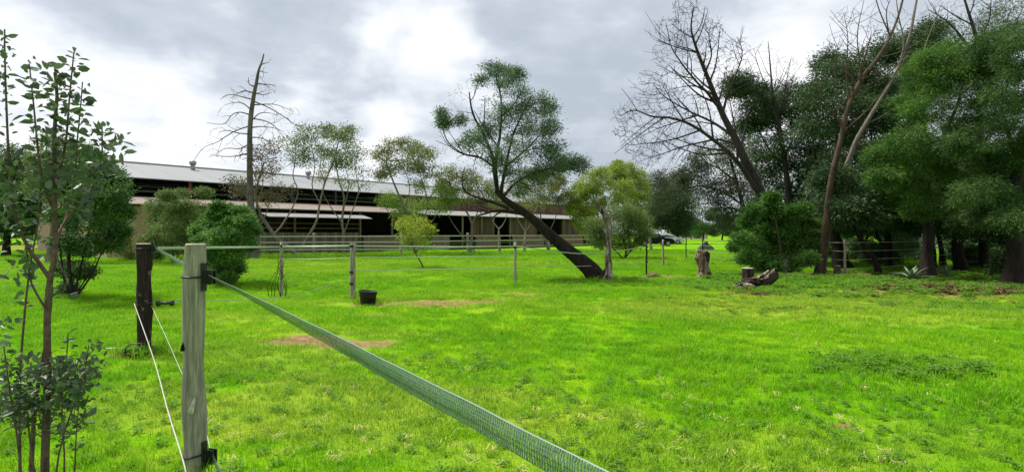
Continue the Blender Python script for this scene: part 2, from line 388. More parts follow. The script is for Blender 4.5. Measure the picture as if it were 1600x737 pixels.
def field_points(rng, dens):
    out = []; sc = []
    bands = [(1.6, 5, 1.0), (5, 9, .75), (9, 15, .42), (15, 26, .2), (26, 48, .07)]
    for y0, y1, k in bands:
        wid = .95 * y1 + 1.0; n = int((y1 - y0) * 2 * wid * dens * k)
        x = rng.uniform(-wid, wid, n); y = rng.uniform(y0, y1, n)
        keep = (np.abs(x) < .95 * y + 1.0) & (rng.random(n) > soil_amount(x, y) * .93)
        x = x[keep]; y = y[keep]; out.append(np.stack([x, y, gh(x, y)], -1))
        s = (1 / np.sqrt(k)) ** .8; pat = 1 + .25 * np.sin(1.7 * x + .6 * y) * np.cos(1.1 * y - .5 * x)
        sc.append(rng.uniform(.65, 1.25, len(x)) * s * pat)
    return np.vstack(out), np.concatenate(sc)
rng = np.random.default_rng(11)
pr = random.Random(3)
gp, gs = field_points(rng, 120)
scatter('grass', gp, gs, [blade_clump(pr, 34, .11, .025, .062, .0022, .7) for _ in range(7)], M['blade'], 'short vivid green pasture grass covering the whole field')
# taller tufts
n = 2600; y = rng.uniform(2.5, 26, n) ** 1.0; x = rng.uniform(-1, 1, n) * (.95 * y + .5); keep = (rng.random(n) > soil_amount(x, y)) & (np.sin(.9 * x + 2) * np.cos(.7 * y) > -.1)
x = x[keep]; y = y[keep]
tp = [np.stack([x, y, gh(x, y)], -1)]; ts = [rng.uniform(.35, .72, len(x))]
def tuft_ring(c, r0, r1, n, s0, s1):
    a = rng.uniform(0, 6.28, n); r = rng.uniform(r0, r1, n); x = c[0] + r * np.cos(a); y = c[1] + r * np.sin(a); tp.append(np.stack([x, y, gh(x, y)], -1)); ts.append(rng.uniform(s0, s1, n))
for c, r0, r1, n in [(G(226, 560), .1, .3, 16), (G(303, 757) * [1, 1, 0] + [0, -.3, 0], .1, .25, 8), (G(575, 473) + [0, .15, 0], .15, .3, 8), (G(552, 466), .05, .25, 14), (G(950, 438), .3, .9, 40), (G(1097, 433), .25, .5, 14), (G(1180, 448), .5, 1.2, 40), (G(805, 448), .05, .2, 8)]:
    tuft_ring(c, r0, r1, n, .8, 1.5)
tuft_ring(G(1400, 575), 0, .9, 40, .5, 1.0); tuft_ring(G(1460, 590), 0, .7, 26, .5, .9)
# rank grass along the far fence
xs_ = rng.uniform(-20, 14, 1500); ys_ = 37 + .25 * xs_ + rng.uniform(-1.5, 1.5, 1500); tp.append(np.stack([xs_, ys_, gh(xs_, ys_)], -1)); ts.append(rng.uniform(1.2, 2.8, 1500))
scatter('tall_grass', np.vstack(tp), np.concatenate(ts), [blade_clump(pr, 26, .07, .07, .16, .0032, .45) for _ in range(5)], M['blade'], 'taller darker green grass tufts around posts, stumps and fences')
# broad-leaved weeds
wp = []; ws = []
def weeds(px, py, rx, ry, n, s0, s1):
    c = G(px, py); a = rng.uniform(0, 6.28, n); r = np.sqrt(rng.random(n)); x = c[0] + rx * r * np.cos(a); y = c[1] + ry * r * np.sin(a)
    wp.append(np.stack([x, y, gh(x, y)], -1)); ws.append(rng.uniform(s0, s1, n))
weeds(1400, 575, 1.1, .45, 70, .4, .95); weeds(1470, 590, .7, .3, 18, .5, 1.1); weeds(1330, 560, .5, .2, 10, .5, .9)
weeds(1400, 450, 6, 2.5, 700, .6, 1.4); weeds(1500, 445, 4, 2.2, 300, .7, 1.5); weeds(1560, 480, 2.5, 1.2, 100, .5, 1.1); weeds(1250, 437, 3, 1, 200, .8, 1.8); weeds(1230, 488, 1.6, .5, 30, .5, 1.0)
weeds(1140, 445, 2.5, 1.5, 120, .7, 1.4); weeds(965, 438, 1.0, .5, 30, .8, 1.4); weeds(1097, 437, .5, .3, 10, .8, 1.6); weeds(680, 560, 1.4, .4, 14, .5, .9)
weeds(225, 563, .3, .15, 14, .6, 1.1); weeds(500, 440, 3, 2, 80, .5, 1.0); weeds(1000, 445, 3, 1.2, 100, .5, 1.1); weeds(800, 640, 4.5, 1.7, 520, .2, .5); weeds(500, 600, 3, 1.6, 160, .2, .5); weeds(1300, 680, 2.6, 1.0, 200, .2, .5)
weeds(1450, 432, 4, 2.2, 220, .8, 1.7); weeds(1000, 410, 9, 3, 160, .8, 1.6)
scatter('weeds', np.vstack(wp), np.concatenate(ws), [weed_clump(pr, 16, .09, .10, .045) for _ in range(5)], M['weed'], 'low broad-leaved weeds spreading through the grass at the right')
wp = []; ws = []
weeds(1560, 452, 3.2, 1.8, 900, .9, 1.7); weeds(1450, 442, 3.4, 1.6, 420, .6, 1.2); weeds(1380, 470, 5.5, 1.8, 330, .4, .8); weeds(1195, 458, .9, .35, 60, .5, .9); weeds(1290, 436, 2, .8, 70, .5, .9)
scatter('leaf_litter', np.vstack(wp), np.concatenate(ws), [weed_clump(pr, 14, .12, .045, .05) for _ in range(4)], M['leaf_litter'], 'brown leaf litter lying under the grove at the right')
# mown straw lying on the lawn
n = 420; y = 3.3 + 7 * rng.random(n) ** 1.5; x = rng.uniform(-.6, 1, n) * (.95 * y)
sp = np.stack([x, y, gh(x, y)], -1)
c = G(1315, 660); e = np.stack([c[0] + rng.normal(0, .04, 6), c[1] + rng.normal(0, .04, 6), np.full(6, .02)], -1)
scatter('dry_clippings', np.vstack([sp, e]), np.concatenate([rng.uniform(.4, 1.1, n), rng.uniform(.5, .8, 6)]), [straw_clump(pr, k, .06) for k in (5, 8, 12, 3, 18)], M['straw'], 'pale dry grass clippings strewn over the near lawn')

# ------------------------------------------------------------------ tree engine
def leaf_quads(pts, dirs, L, Wd, rng, six=False, up=.35):
    n = len(pts); L = L * rng.uniform(.65, 1.25, n); Wd = Wd * rng.uniform(.7, 1.25, n)
    d = dirs / np.maximum(np.linalg.norm(dirs, axis=1, keepdims=True), 1e-6)
    r = rng.normal(size=(n, 3)) + np.array([0, 0, up])
    s = np.cross(d, r); s /= np.maximum(np.linalg.norm(s, axis=1, keepdims=True), 1e-6); nn = np.cross(s, d)
    if six:
        b = pts; q = [b, b + d * (L * .28)[:, None] + s * (Wd * .42)[:, None] + nn * (Wd * .12)[:, None], b + d * (L * .65)[:, None] + s * (Wd * .40)[:, None] + nn * (Wd * .10)[:, None],
                      b + d * L[:, None] - nn * (L * .12)[:, None], b + d * (L * .65)[:, None] - s * (Wd * .40)[:, None] + nn * (Wd * .10)[:, None], b + d * (L * .28)[:, None] - s * (Wd * .42)[:, None] + nn * (Wd * .12)[:, None]]
        v = np.stack(q, 1).reshape(-1, 3); i = np.arange(n)[:, None] * 6
        f = np.concatenate([i + np.array([0, 1, 2, 3]), i + np.array([0, 3, 4, 5])]).astype(np.int32)
    else:
        q = [pts, pts + d * (L * .45)[:, None] + s * (Wd * .5)[:, None], pts + d * L[:, None], pts + d * (L * .45)[:, None] - s * (Wd * .5)[:, None]]
        v = np.stack(q, 1).reshape(-1, 3); f = (np.arange(n)[:, None] * 4 + np.arange(4)[None, :]).astype(np.int32)
    return v, f

def grow(seed, limbs, puffs, per_puff=14, leaves=30, leaf=(.08, .025), spray=.12, sag=0.0, twig_r=.012, seg=6, jit=.25, dirmode='out', tipr=.003, pen=.15, six=False, leafpts=None, depth_scale=1.1, shell=.6, first=.16, sub=0, sublen=.55, subtrunk=True, flare=True, pz=.8, px_=1.1):
    """limbs: (points Nx3, r0, r1). puffs: (centre, radius[, density]) -> trunk arrays, leaf arrays"""
    rng = np.random.default_rng(seed)
    TV, TF, n0 = [], [], 0
    NP = np.zeros((60000, 3)); NL = np.zeros(60000); NR = np.zeros(60000); NT = np.zeros((60000, 3)); cnt = 0
    def emit(P, rad, k):
        nonlocal n0, cnt
        wob = (1 + .10 * np.sin(np.arange(k) * 2 * math.pi / k * 3 + np.linspace(0, 5, len(P))[:, None]) + smooth_path(rng.uniform(-.07, .07, (max(4, len(P) // 3), k)), len(P))) if k >= 8 else None
        v, f = tube_arrays(P, rad, k, wob); TV.append(v); TF.append(f + n0); n0 += len(v)
        T = np.gradient(P, axis=0); T /= np.maximum(np.linalg.norm(T, axis=1, keepdims=True), 1e-9); return T
    def reg(P, rad, T, l0):
        nonlocal cnt
        m = len(P); ll = l0 + np.concatenate([[0], np.cumsum(np.linalg.norm(np.diff(P, axis=0), axis=1))])
        NP[cnt:cnt + m] = P; NR[cnt:cnt + m] = rad; NT[cnt:cnt + m] = T; NL[cnt:cnt + m] = ll; cnt += m
    for li, (pts, r0, r1) in enumerate(limbs):
        ln = sum(np.linalg.norm(np.diff(np.array(pts), axis=0), axis=1)); m = max(8, min(40, int(ln / .12)))
        P = smooth_path(pts, m); tt = np.linspace(0, 1, m); rad = (r0 * (.92 if li == 0 else .66)) + (r1 * .6 - r0 * (.92 if li == 0 else .66)) * tt ** .75
        if flare and li == 0: rad = rad * (1 + .4 * np.exp(-tt * ln / (r0 * 1.6)))
        jn = smooth_path(rng.normal(0, 1, (max(4, m // 3), 3)), m); P = P + jn * (rad * (.05 if r0 > .12 else .16) + .004)[:, None] * (tt > 0)[:, None]
        T = emit(P, rad, 10 if r0 > .1 else (8 if r0 > .03 else 5))
        l0 = 0
        if cnt: i = np.argmin(((NP[:cnt] - P[0]) ** 2).sum(1)); l0 = NL[i]
        reg(P, rad, T, l0)
    if sub:
        new = []
        for li, (pts, r0, r1) in enumerate(limbs):
            if li == 0 and not subtrunk: continue
            P0 = smooth_path(pts, 60); ln = np.linalg.norm(np.diff(P0, axis=0), axis=1).sum(); T0 = np.gradient(P0, axis=0); T0 /= np.linalg.norm(T0, axis=1, keepdims=True)
            for k in range(sub + (2 if li == 0 else 0)):
                t = rng.uniform(.35 if li == 0 else .2, .95); i = int(t * 59); sgn = 1 if k % 2 else -1
                side = np.array([-T0[i][2], 0, T0[i][0]]) * sgn + np.array([0, rng.uniform(-.7, .7), 0]); side /= np.linalg.norm(side)
                l = ln * sublen * (1 - t * .55) * rng.uniform(.5, 1) * (.55 if li == 0 else 1); a = rng.uniform(.55, .95); d = T0[i] * math.cos(a) + side * math.sin(a)
                q1 = P0[i] + d * l * .5 + rng.normal(0, .05, 3) * l; q2 = q1 + (d + T0[i] * rng.uniform(-.1, .5) + np.array([0, 0, rng.uniform(-.25, .3)])) * l * .5
                rr = (r0 + (r1 - r0) * t) * .40; new.append(([P0[i], q1, q2], max(.012, rr * 1.2), max(.008, r1 * .5)))
        for pts, r0, r1 in new:
            P_ = smooth_path(pts, 10); rad = np.linspace(r0 * .8, r1 * .7, 10); T = emit(P_, rad, 5); i = np.argmin(((NP[:cnt] - P_[0]) ** 2).sum(1)); reg(P_, rad, T, NL[i])
    at = []
    for pf in puffs:
        c, r = pf[0], pf[1]; dn = pf[2] if len(pf) > 2 else 1
        m = max(1, int(per_puff * dn)); q = rng.normal(size=(m, 3)); q /= np.linalg.norm(q, axis=1, keepdims=True)
        q *= (rng.random(m) ** (1 / 3) * (1 - shell) + shell * rng.uniform(.75, 1.05, m))[:, None] * (1 + (rng.random(m) < .14) * rng.uniform(.1, .5, m))[:, None]
        q[:, 1] *= depth_scale; q[:, 2] *= pz; q[:, 0] *= px_; at.append(np.asarray(c) + q * r)
    ends = []
    if at:
        A = np.vstack(at); A = A[rng.permutation(len(A))]; n1 = int(len(A) * first); order = []
        for lo, hi in ((0, n1), (n1, len(A))):
            B = A[lo:hi]
            if len(B): d0 = np.array([np.min(((NP[:cnt] - a) ** 2).sum(1)) for a in B]); order += [(a, lo == 0) for a in B[np.argsort(d0)]]
        for a, big_ in order:
            dv = a - NP[:cnt]; dd = np.linalg.norm(dv, axis=1); align = (dv * NT[:cnt]).sum(1) / np.maximum(dd, 1e-6)
            i = int(np.argmin(dd * (1.35 - .5 * align) + pen * NL[:cnt])); d = dd[i]
            if d < .01: continue
            p = NP[i]; ctrl = p + NT[i] * d * .38 + (a - p) * .12 + rng.normal(0, 1, 3) * d * jit * .42 + np.array([0, 0, -sag * d])
            u = np.linspace(0, 1, seg)[:, None]; P = (1 - u) ** 2 * p + 2 * u * (1 - u) * ctrl + u * u * a
            P[1:-1] += rng.normal(0, 1, (seg - 2, 3)) * d * .008
            rs = min(NR[i] * .8, (twig_r * 1.7 + .018 * d) if big_ else (twig_r + .006 * d)); rad = rs + (tipr - rs) * np.linspace(0, 1, seg)
            T = emit(P, rad, 5 if rs > .02 else (4 if rs > .012 else 3)); reg(P[1:], rad[1:], T[1:], NL[i] + d * .2)
            ends.append((P[-1], T[-1], P[seg // 2]))
    tv = np.vstack(TV) if TV else np.zeros((0, 3)); tf = np.vstack(TF) if TF else np.zeros((0, 4), int)
    lv = lf = None
    if leaves and ends:
        E = np.array([e[0] for e in ends]); D = np.array([e[1] for e in ends]); Mid = np.array([e[2] for e in ends])
        k = leaves; E = np.repeat(E, k, 0); D = np.repeat(D, k, 0); Mid = np.repeat(Mid, k, 0)
        u = rng.random((len(E), 1)) ** 1.6
        P = E + (Mid - E) * u + rng.normal(0, 1, E.shape) * spray * np.array([1, 1, .62])
        if dirmode == 'out': dr = (P - E) * 1.0 + D * spray * 1.2 + rng.normal(0, 1, P.shape) * spray * .9
        elif dirmode == 'droop': dr = (P - E) + D * spray + rng.normal(0, 1, P.shape) * spray * .6 + np.array([0, 0, -spray * .9])
        else: dr = rng.normal(0, 1, P.shape) + np.array([0, 0, .4])
        lv, lf = leaf_quads(P, dr, np.full(len(P), leaf[0]), np.full(len(P), leaf[1]), rng, six)
    return tv, tf, lv, lf

def tree(name, label, cat, base, limbs, puffs, bark, leafm, group=None, trunk_name='trunk', crown_name='crown', **kw):
    tv, tf, lv, lf = grow(limbs=limbs, puffs=puffs, **kw)
    o = empty(name, base, label, cat, group)
    if len(tf): mesh_obj(trunk_name, tv, tf, bark, o, True, base)
    if lv is not None: mesh_obj(crown_name, lv, lf, leafm, o, False, base)
    return o
def L(d, r0, r1, *pts):
    """a limb: pixel pairs (px, py[, depth offset]) at distance d"""
    return ([W(p[0], p[1], d + (p[2] if len(p) > 2 else 0)) for p in pts], r0, r1)
def P(d, *lst, spread=1.0, seed=1):
    r_ = random.Random(seed); out = []
    for q in lst:
        px, py, r = q[:3]; dy = q[3] if len(q) > 3 and q[3] is not None else r_.uniform(-spread, spread)
        out.append((W(px, py, d + dy), r / F * d, q[4] if len(q) > 4 else 1))
    return out
def on_ground(limb, base):
    """sets the first point of a limb just under the ground"""
    pts, a, b = limb; pts = list(pts); pts[0] = np.array([base[0], base[1], base[2] - .15]); return (pts, a, b)

# ------------------------------------------------------------------ stable building
def brick_mat(name, c1, c2, mortar):
    m, t, p = new_mat(name); c = t.nodes.new('ShaderNodeTexCoord')
    sp_ = t.nodes.new('ShaderNodeSeparateXYZ'); t.links.new(c.outputs['Object'], sp_.inputs[0]); cb = t.nodes.new('ShaderNodeCombineXYZ')
    t.links.new(mathn(t, 'ADD', sp_.outputs[0], sp_.outputs[1]), cb.inputs[0]); t.links.new(sp_.outputs[2], cb.inputs[1])
    b = t.nodes.new('ShaderNodeTexBrick'); t.links.new(cb.outputs[0], b.inputs['Vector']); b.inputs['Scale'].default_value = 1
    b.inputs['Brick Width'].default_value = .24; b.inputs['Row Height'].default_value = .086; b.inputs['Mortar Size'].default_value = .01
    b.inputs['Color1'].default_value = (*c1, 1); b.inputs['Color2'].default_value = (*c2, 1); b.inputs['Mortar'].default_value = (*mortar, 1)
    nz = noise(t, c.outputs['Object'], 1.3, 5, .65); t.links.new(mix(t, mathn(t, 'MULTIPLY', nz, .6), b.outputs[0], (.09, .06, .045)), p.inputs['Base Color'])
    p.inputs['Roughness'].default_value = .9; return m
def corr_mat(name, col, rust, amt):
    m, t, p = new_mat(name); c = t.nodes.new('ShaderNodeTexCoord'); w = t.nodes.new('ShaderNodeTexWave'); t.links.new(c.outputs['Object'], w.inputs['Vector'])
    w.inputs['Scale'].default_value = 1.6; w.bands_direction = 'X'
    nz = noise(t, c.outputs['Object'], .7, 6, .7); r = ramp(t, nz, [(amt, 0.0), (amt + .16, 1.0)])
    mp = t.nodes.new('ShaderNodeMapping'); mp.inputs['Scale'].default_value = (1.2, .05, .05); t.links.new(c.outputs['Object'], mp.inputs[0])
    n2 = noise(t, mp.outputs[0], 1.0, 3, .6)
    c0 = mix(t, n2, tuple(v * .75 for v in col), tuple(min(1, v * 1.2) for v in col))
    t.links.new(mix(t, r, c0, rust), p.inputs['Base Color']); p.inputs['Roughness'].default_value = .6
    b = t.nodes.new('ShaderNodeBump'); b.inputs['Distance'].default_value = .02; t.links.new(w.outputs[1], b.inputs['Height']); t.links.new(b.outputs[0], p.inputs['Normal'])
    return m
def plank_mat(name, col, w=.15):
    m, t, p = new_mat(name); c = t.nodes.new('ShaderNodeTexCoord')
    sp_ = t.nodes.new('ShaderNodeSeparateXYZ'); t.links.new(c.outputs['Object'], sp_.inputs[0])
    q = mathn(t, 'DIVIDE', sp_.outputs[0], w); fl = mathn(t, 'FLOOR', q); fr = mathn(t, 'FRACT', q)
    wn_ = t.nodes.new('ShaderNodeTexWhiteNoise'); wn_.noise_dimensions = '1D'; t.links.new(fl, wn_.inputs['W'])
    nz = noise(t, c.outputs['Object'], 5, 5, .7)
    cc = mix(t, wn_.outputs['Value'], tuple(v * .55 for v in col), tuple(v * 1.35 for v in col)); cc = mix(t, mathn(t, 'MULTIPLY', nz, .5), cc, tuple(v * .4 for v in col))
    gap = mathn(t, 'LESS_THAN', fr, .07); t.links.new(mix(t, gap, cc, (.01, .01, .01)), p.inputs['Base Color']); p.inputs['Roughness'].default_value = .9; return m
M['brick_tan'] = brick_mat('brick_tan', (.55, .38, .19), (.42, .28, .15), (.40, .33, .24))
M['brick_red'] = brick_mat('brick_red', (.32, .185, .11), (.24, .14, .09), (.26, .20, .15))
M['roof_grey'] = corr_mat('roof_grey', (.235, .25, .25), (.17, .14, .11), .58)
M['roof_rust'] = corr_mat('roof_rust', (.22, .185, .15), (.16, .095, .055), .46)
M['roof_white'] = corr_mat('roof_white', (.24, .235, .22), (.17, .12, .08), .55)
M['plank'] = plank_mat('plank', (.24, .19, .145), .22)
M['plank_brown'] = plank_mat('plank_brown', (.13, .075, .05), .25)
M['board_red'] = plank_mat('board_red', (.16, .085, .06), .3)
M['interior_shade'] = simple('interior_shade', (.022, .018, .016), .95, .2, 2)  # near-black base colour stands in for the shade inside the stable
M['steel_red'] = simple('steel_red', (.20, .045, .035), .6, .2, 5)
M['steel_grey'] = simple('steel_grey', (.30, .31, .31), .5, .15, 6, metal=.5)
M['dark_metal'] = simple('dark_metal', (.04, .04, .045), .5, .2, 6)
M['tube_light'] = simple('tube_light', (.8, .8, .82), .4, .05, 3)
M['timber'] = simple('timber', (.20, .15, .10), .9, .25, 6, stretch=(1, 1, .2))

def build_stable():
    A = np.array([-22.6, 33.0]); u = np.array([775., 890.]) / 1180.2; n = np.array([u[1], -u[0]])
    ang = math.atan2(u[1], u[0])
    # local frame: x along the front, y into the building, z up
    o = empty('stable', (A[0], A[1], 0), 'long open horse stable with pale corrugated roof and lower rusty lean-to roof behind the trees', 'stable', rz=ang)
    Ln = 60.0; D = 6.1; RUN = 7.2
    def tx(px):                                    # pixel column -> distance along the front
        k = (px - CX) / F; return (k * A[1] - A[0]) / (u[0] - k * u[1])
    # sign check: local +y must point away from camera
    def slope(mb, x0, x1, y0, z0, y1, z1, th=.06):
        mb.add([(x0, y0, z0), (x1, y0, z0), (x1, y1, z1), (x0, y1, z1), (x0, y0, z0 - th), (x1, y0, z0 - th), (x1, y1, z1 - th), (x0, y1, z1 - th)],
               [(0, 1, 2, 3), (7, 6, 5, 4), (0, 4, 5, 1), (1, 5, 6, 2), (2, 6, 7, 3), (3, 7, 4, 0)])
    m = MB(); m1 = MB()
    slope(m, -1.0, Ln, D - .5, 5.25, D + RUN, 7.0); slope(m, -1.0, Ln, D + RUN * 2 + .5, 5.25, D + RUN, 7.003)
    rf = m.build('roof', M['roof_grey'], o)
    m = MB(); m.tube([(-1, D + RUN, 7.02), (Ln, D + RUN, 7.02)], .12, 8); m.build('ridge_cap', M['roof_grey'], rf)
    for x in (tx(283) + 5.0, tx(497) + 6.0, tx(700) + 7):
        m = MB(); m.tube([(x, D + RUN - 1.2, 6.6), (x, D + RUN - 1.2, 7.15)], 0.17, 12)
        m.tube([(x, D + RUN - 1.2, 7.1), (x, D + RUN - 1.2, 7.2), (x, D + RUN - 1.2, 7.42), (x, D + RUN - 1.2, 7.5)], [.2, .28, .26, .1], 14); m.build('roof_vent', M['steel_grey'], rf, True)
    # lean-to roof in three slightly different runs
    m = MB(); slope(m, -.6, tx(660), -.35, 3.22, D, 4.02); m.build('lean_to_roof', M['roof_rust'], o)
    m = MB(); slope(m, tx(662), Ln - 1, -.35, 3.15, D, 3.95); m.build('lean_to_roof', M['roof_white'], o)
    m = MB(); slope(m, tx(402), tx(562), -1.7, 2.62, -.36, 2.92, .05); m.build('awning', M['roof_white'], o)
    # interior shell
    m = MB(); m.box((Ln / 2, D + RUN * 2, 2.62), (Ln, .2, 5.2)); m.box((Ln / 2, D + .15, 3.9 - 1.2), (Ln, .15, 2.3)); m.build('back_wall', M['interior_shade'], o)
    m = MB(); m.box((Ln / 2 - .5, D + RUN * .5 - 1, .02), (Ln - 2, RUN * 2 + D, .04)); m.build('interior_floor', M['interior_shade'], o)
    m = MB(); m.add([(-.5, D, 0), (-.5, D + RUN * 2, 0), (-.5, D + RUN * 2, 5.15), (-.5, D + RUN, 6.85), (-.5, D, 5.15)], [(0, 1, 2, 3, 4)]); m.build('gable_wall', M['brick_red'], o); m = MB(); m.add([(Ln - .6, D, 0), (Ln - .6, D + RUN * 2, 0), (Ln - .6, D + RUN * 2, 5.15), (Ln - .6, D + RUN, 6.85), (Ln - .6, D, 5.15)], [(4, 3, 2, 1, 0)])
    m.build('gable_wall', M['brick_red'], o)
    # tan brick end of the front
    m = MB(); m.box(((tx(236) - .5) / 2, .1, 1.55), (tx(236) + .5, .22, 3.1)); m.box((-.62, D / 2, 1.55), (.22, D, 3.1)); m.build('brick_wall', M['brick_tan'], o)
    # reddish boarding under the eave on the right part of the front
    m = MB(); m.box(((tx(690) + Ln) / 2, D - .1, 4.6), (Ln - tx(690), .12, 1.25)); m.build('upper_boarding', M['board_red'], o)
    # roof posts between lean-to and eave
    for px in (255, 330, 440, 520, 600, 672):
        x = tx(px) + (3.6 if px < 300 else 3.9); m = MB(); m.box((x, D - .15, 4.6), (.17, .17, 1.35)); m.build('upper_post', M['steel_red'] if px == 255 else M['dark_metal'], o)
    for px in (284, 466, 610):
        x = tx(px) + 4.5; m = MB(); m.tube([(x - .9, D + 2.2, 4.95), (x + .9, D + 2.2, 4.95)], .05, 8); m.build('tube_light', M['tube_light'], o)
    # purlins / rails in the dark opening
    m = MB()
    for z, y in ((4.75, D + .6), (5.0, D + 1.8), (4.4, D + .2)): m.box((Ln / 2 - 12, y, z), (Ln - 26, .08, .1))
    m.build('purlin', M['dark_metal'], o)
    # front posts
    xs_ = [tx(p) for p in (238, 300, 350, 405, 460, 562, 612, 664, 722, 752, 796, 845, 880, 905)]
    for x in xs_:
        m = MB(); m.box((x, -.05, 1.55), (.13, .13, 3.1)); m.build('post', M['timber'], o)
    # plank screen with rails above
    m = MB(); m.box(((tx(405) + tx(558)) / 2, -.25, .8), (tx(558) - tx(405), .05, 1.5)); m.build('plank_screen', M['plank'], o)
    m = MB()
    for z in (1.85, 2.2): m.box(((tx(405) + tx(558)) / 2, -.25, z), (tx(558) - tx(405), .05, .06))
    m.build('screen_rail', M['timber'], o)
    m = MB(); m.box((tx(405) + 1.2, .5, 1.6), (2.2, .1, 3)); m.box(((tx(405) + tx(238)) / 2, .4, 1.5), (tx(405) - tx(238), .1, 2.9)); m.build('dark_partition', M['interior_shade'], o)  # panels in the painted shade colour keep these bays dark
    # brick stall fronts, boarded stall walls and doorways
    for a, b in ((566, 662), (674, 700), (742, 780), (800, 848), (866, 908)):
        m = MB(); m.box(((tx(a) + tx(b)) / 2, -.1, .58), (tx(b) - tx(a), .24, 1.16)); w = m.build('stall_front', M['brick_red'], o)
        m = MB(); m.box(((tx(a) + tx(b)) / 2, -.1, 1.195), (tx(b) - tx(a) + .06, .32, .07)); m.build('coping', M['timber'], w)
    for a, b in ((738, 775), (800, 842), (880, 915)):
        m = MB(); m.box(((tx(a) + tx(b)) / 2, .25, 2.2), (tx(b) - tx(a), .1, 1.9)); m.build('stall_boarding', M['plank_brown'], o)
    # television aerial on the roof
    x = tx(362) + 5.5; y = D + 3
    m = MB(); m.tube([(x, y, 5.8), (x, y, 9.0)], .035, 6)
    for z, w in ((8.6, .8), (8.0, .95), (7.7, .6)):
        m.box((x, y, z), (w * 2, .04, .05))
        for k in range(5): m.box((x - w + k * w / 2, y, z), (.03, .5, .03))
    m.build('aerial', M['dark_metal'], o)
    return tx, A, u
tx, SA, SU = build_stable()

# ------------------------------------------------------------------ near fence posts, insulators, tapes
def wood_post_mat(name, light, dark, stain=None):
    m, t, p = new_mat(name); c = t.nodes.new('ShaderNodeTexCoord'); obj_ = c.outputs['Object']
    mp = t.nodes.new('ShaderNodeMapping'); mp.inputs['Scale'].default_value = (1, 1, .07); t.links.new(obj_, mp.inputs[0])
    g = noise(t, mp.outputs[0], 55, 6, .7, .3); g2 = noise(t, mp.outputs[0], 17, 4, .65, .5); big = noise(t, obj_, 6, 4, .6)
    col = ramp(t, g, [(.30, tuple(v * .5 for v in dark)), (.45, dark), (.62, light)])
    col = mix(t, mathn(t, 'MULTIPLY', ramp(t, big, [(.4, 0.0), (.7, 1.0)]), .55), col, dark)
    crack = ramp(t, g2, [(.27, 1.0), (.31, 0.0)]); col = mix(t, mathn(t, 'MULTIPLY', crack, .85), col, tuple(v * .18 for v in dark))
    if stain:
        n3 = noise(t, obj_, 9, 3, .6); col = mix(t, mathn(t, 'MULTIPLY', ramp(t, n3, [(.62, 0.0), (.68, 1.0)]), .8), col, stain)
    t.links.new(col, p.inputs['Base Color']); p.inputs['Roughness'].default_value = .85; p.inputs['Specular IOR Level'].default_value = .2
    b = t.nodes.new('ShaderNodeBump'); b.inputs['Distance'].default_value = .004; t.links.new(mathn(t, 'SUBTRACT', g, mathn(t, 'MULTIPLY', crack, 1.2)), b.inputs['Height']); t.links.new(b.outputs[0], p.inputs['Normal'])
    return m
M['post_grey'] = wood_post_mat('post_grey', (.40, .375, .29), (.235, .215, .165))
M['post_dark'] = wood_post_mat('post_dark', (.045, .030, .026), (.018, .012, .011), (.22, .19, .17))
M['post_small'] = wood_post_mat('post_small', (.40, .37, .30), (.22, .19, .15))
M['end_grain'] = simple('end_grain', (.42, .38, .28), .9, .2, 30)
M['black_plastic'] = simple('black_plastic', (.012, .012, .014), .4, .1, 10, spec=.5)
M['rope_white'] = simple('rope_white', (.50, .48, .41), .8, .12, 80)
M['tape_pale'] = simple('tape_pale', (.40, .47, .34), .6, .1, 30)
M['wire'] = simple('wire', (.45, .50, .38), .5, .1, 20)
M['hole_shade'] = simple('hole_shade', (.006, .005, .004), 1, .1, 20)  # black colour in place of the shade inside a knot hole
M['plank_cut'] = simple('plank_cut', (.5, .46, .38), .85, .2, 20)

def round_post(name_label, base, h, r, mat, seed, bumps=(), lean=(0, 0), cat='fence post', name='fence_post', group=None):
    rg = np.random.default_rng(seed); n = 60; k = 28
    o = empty(name, base, name_label, cat, group)
    zs = np.linspace(-.25, h, n); a = np.arange(k) * 2 * math.pi / k
    ox = .35 * r * np.interp(zs, np.linspace(-.25, h, 7), rg.uniform(-.5, .5, 7)); oy = .3 * r * np.interp(zs, np.linspace(-.25, h, 7), rg.uniform(-.5, .5, 7))
    rad = r * (1 + .07 * np.sin(zs * 9 + seed) + .05 * np.interp(zs, np.linspace(-.25, h, 9), rg.uniform(-1, 1, 9)))
    rr = rad[:, None] * (1 + .03 * np.sin(3 * a + 1)[None, :] + .025 * np.sin(7 * a + zs[:, None] * 3))
    for (bz, ba, bh, bs) in bumps:
        da = np.angle(np.exp(1j * (a - ba))); rr = rr + r * bh * np.exp(-((zs[:, None] - bz) / bs) ** 2) * np.exp(-(da / .7)[None, :] ** 2)
    X = ox[:, None] + lean[0] * zs[:, None] + rr * np.cos(a); Y = oy[:, None] + lean[1] * zs[:, None] + rr * np.sin(a); Z = zs[:, None] + 0 * X
    v = np.stack([X, Y, Z], -1).reshape(-1, 3)
    f = [(i * k + j, i * k + (j + 1) % k, (i + 1) * k + (j + 1) % k, (i + 1) * k + j) for i in range(n - 1) for j in range(k)]
    mesh_obj('wood_trunk', v, f, mat, o, True)
    top = v[-k:]; m = MB(); c = top.mean(0); inn = c + (top - c) * .93 + np.array([0, 0, .006])
    m.add(list(top) + list(inn) + [tuple(c + np.array([0, 0, .004]))], [(j, (j + 1) % k, k + (j + 1) % k, k + j) for j in range(k)] + [(k + j, k + (j + 1) % k, 2 * k) for j in range(k)])
    m.build('cut_top', M['end_grain'] if 'grey' in name_label else mat, o, True)
    def at(z):
        i = int(np.clip(np.searchsorted(zs, z), 1, n - 1)); return ox[i] + lean[0] * z, oy[i] + lean[1] * z, float(rr[i].max())
    return o, at
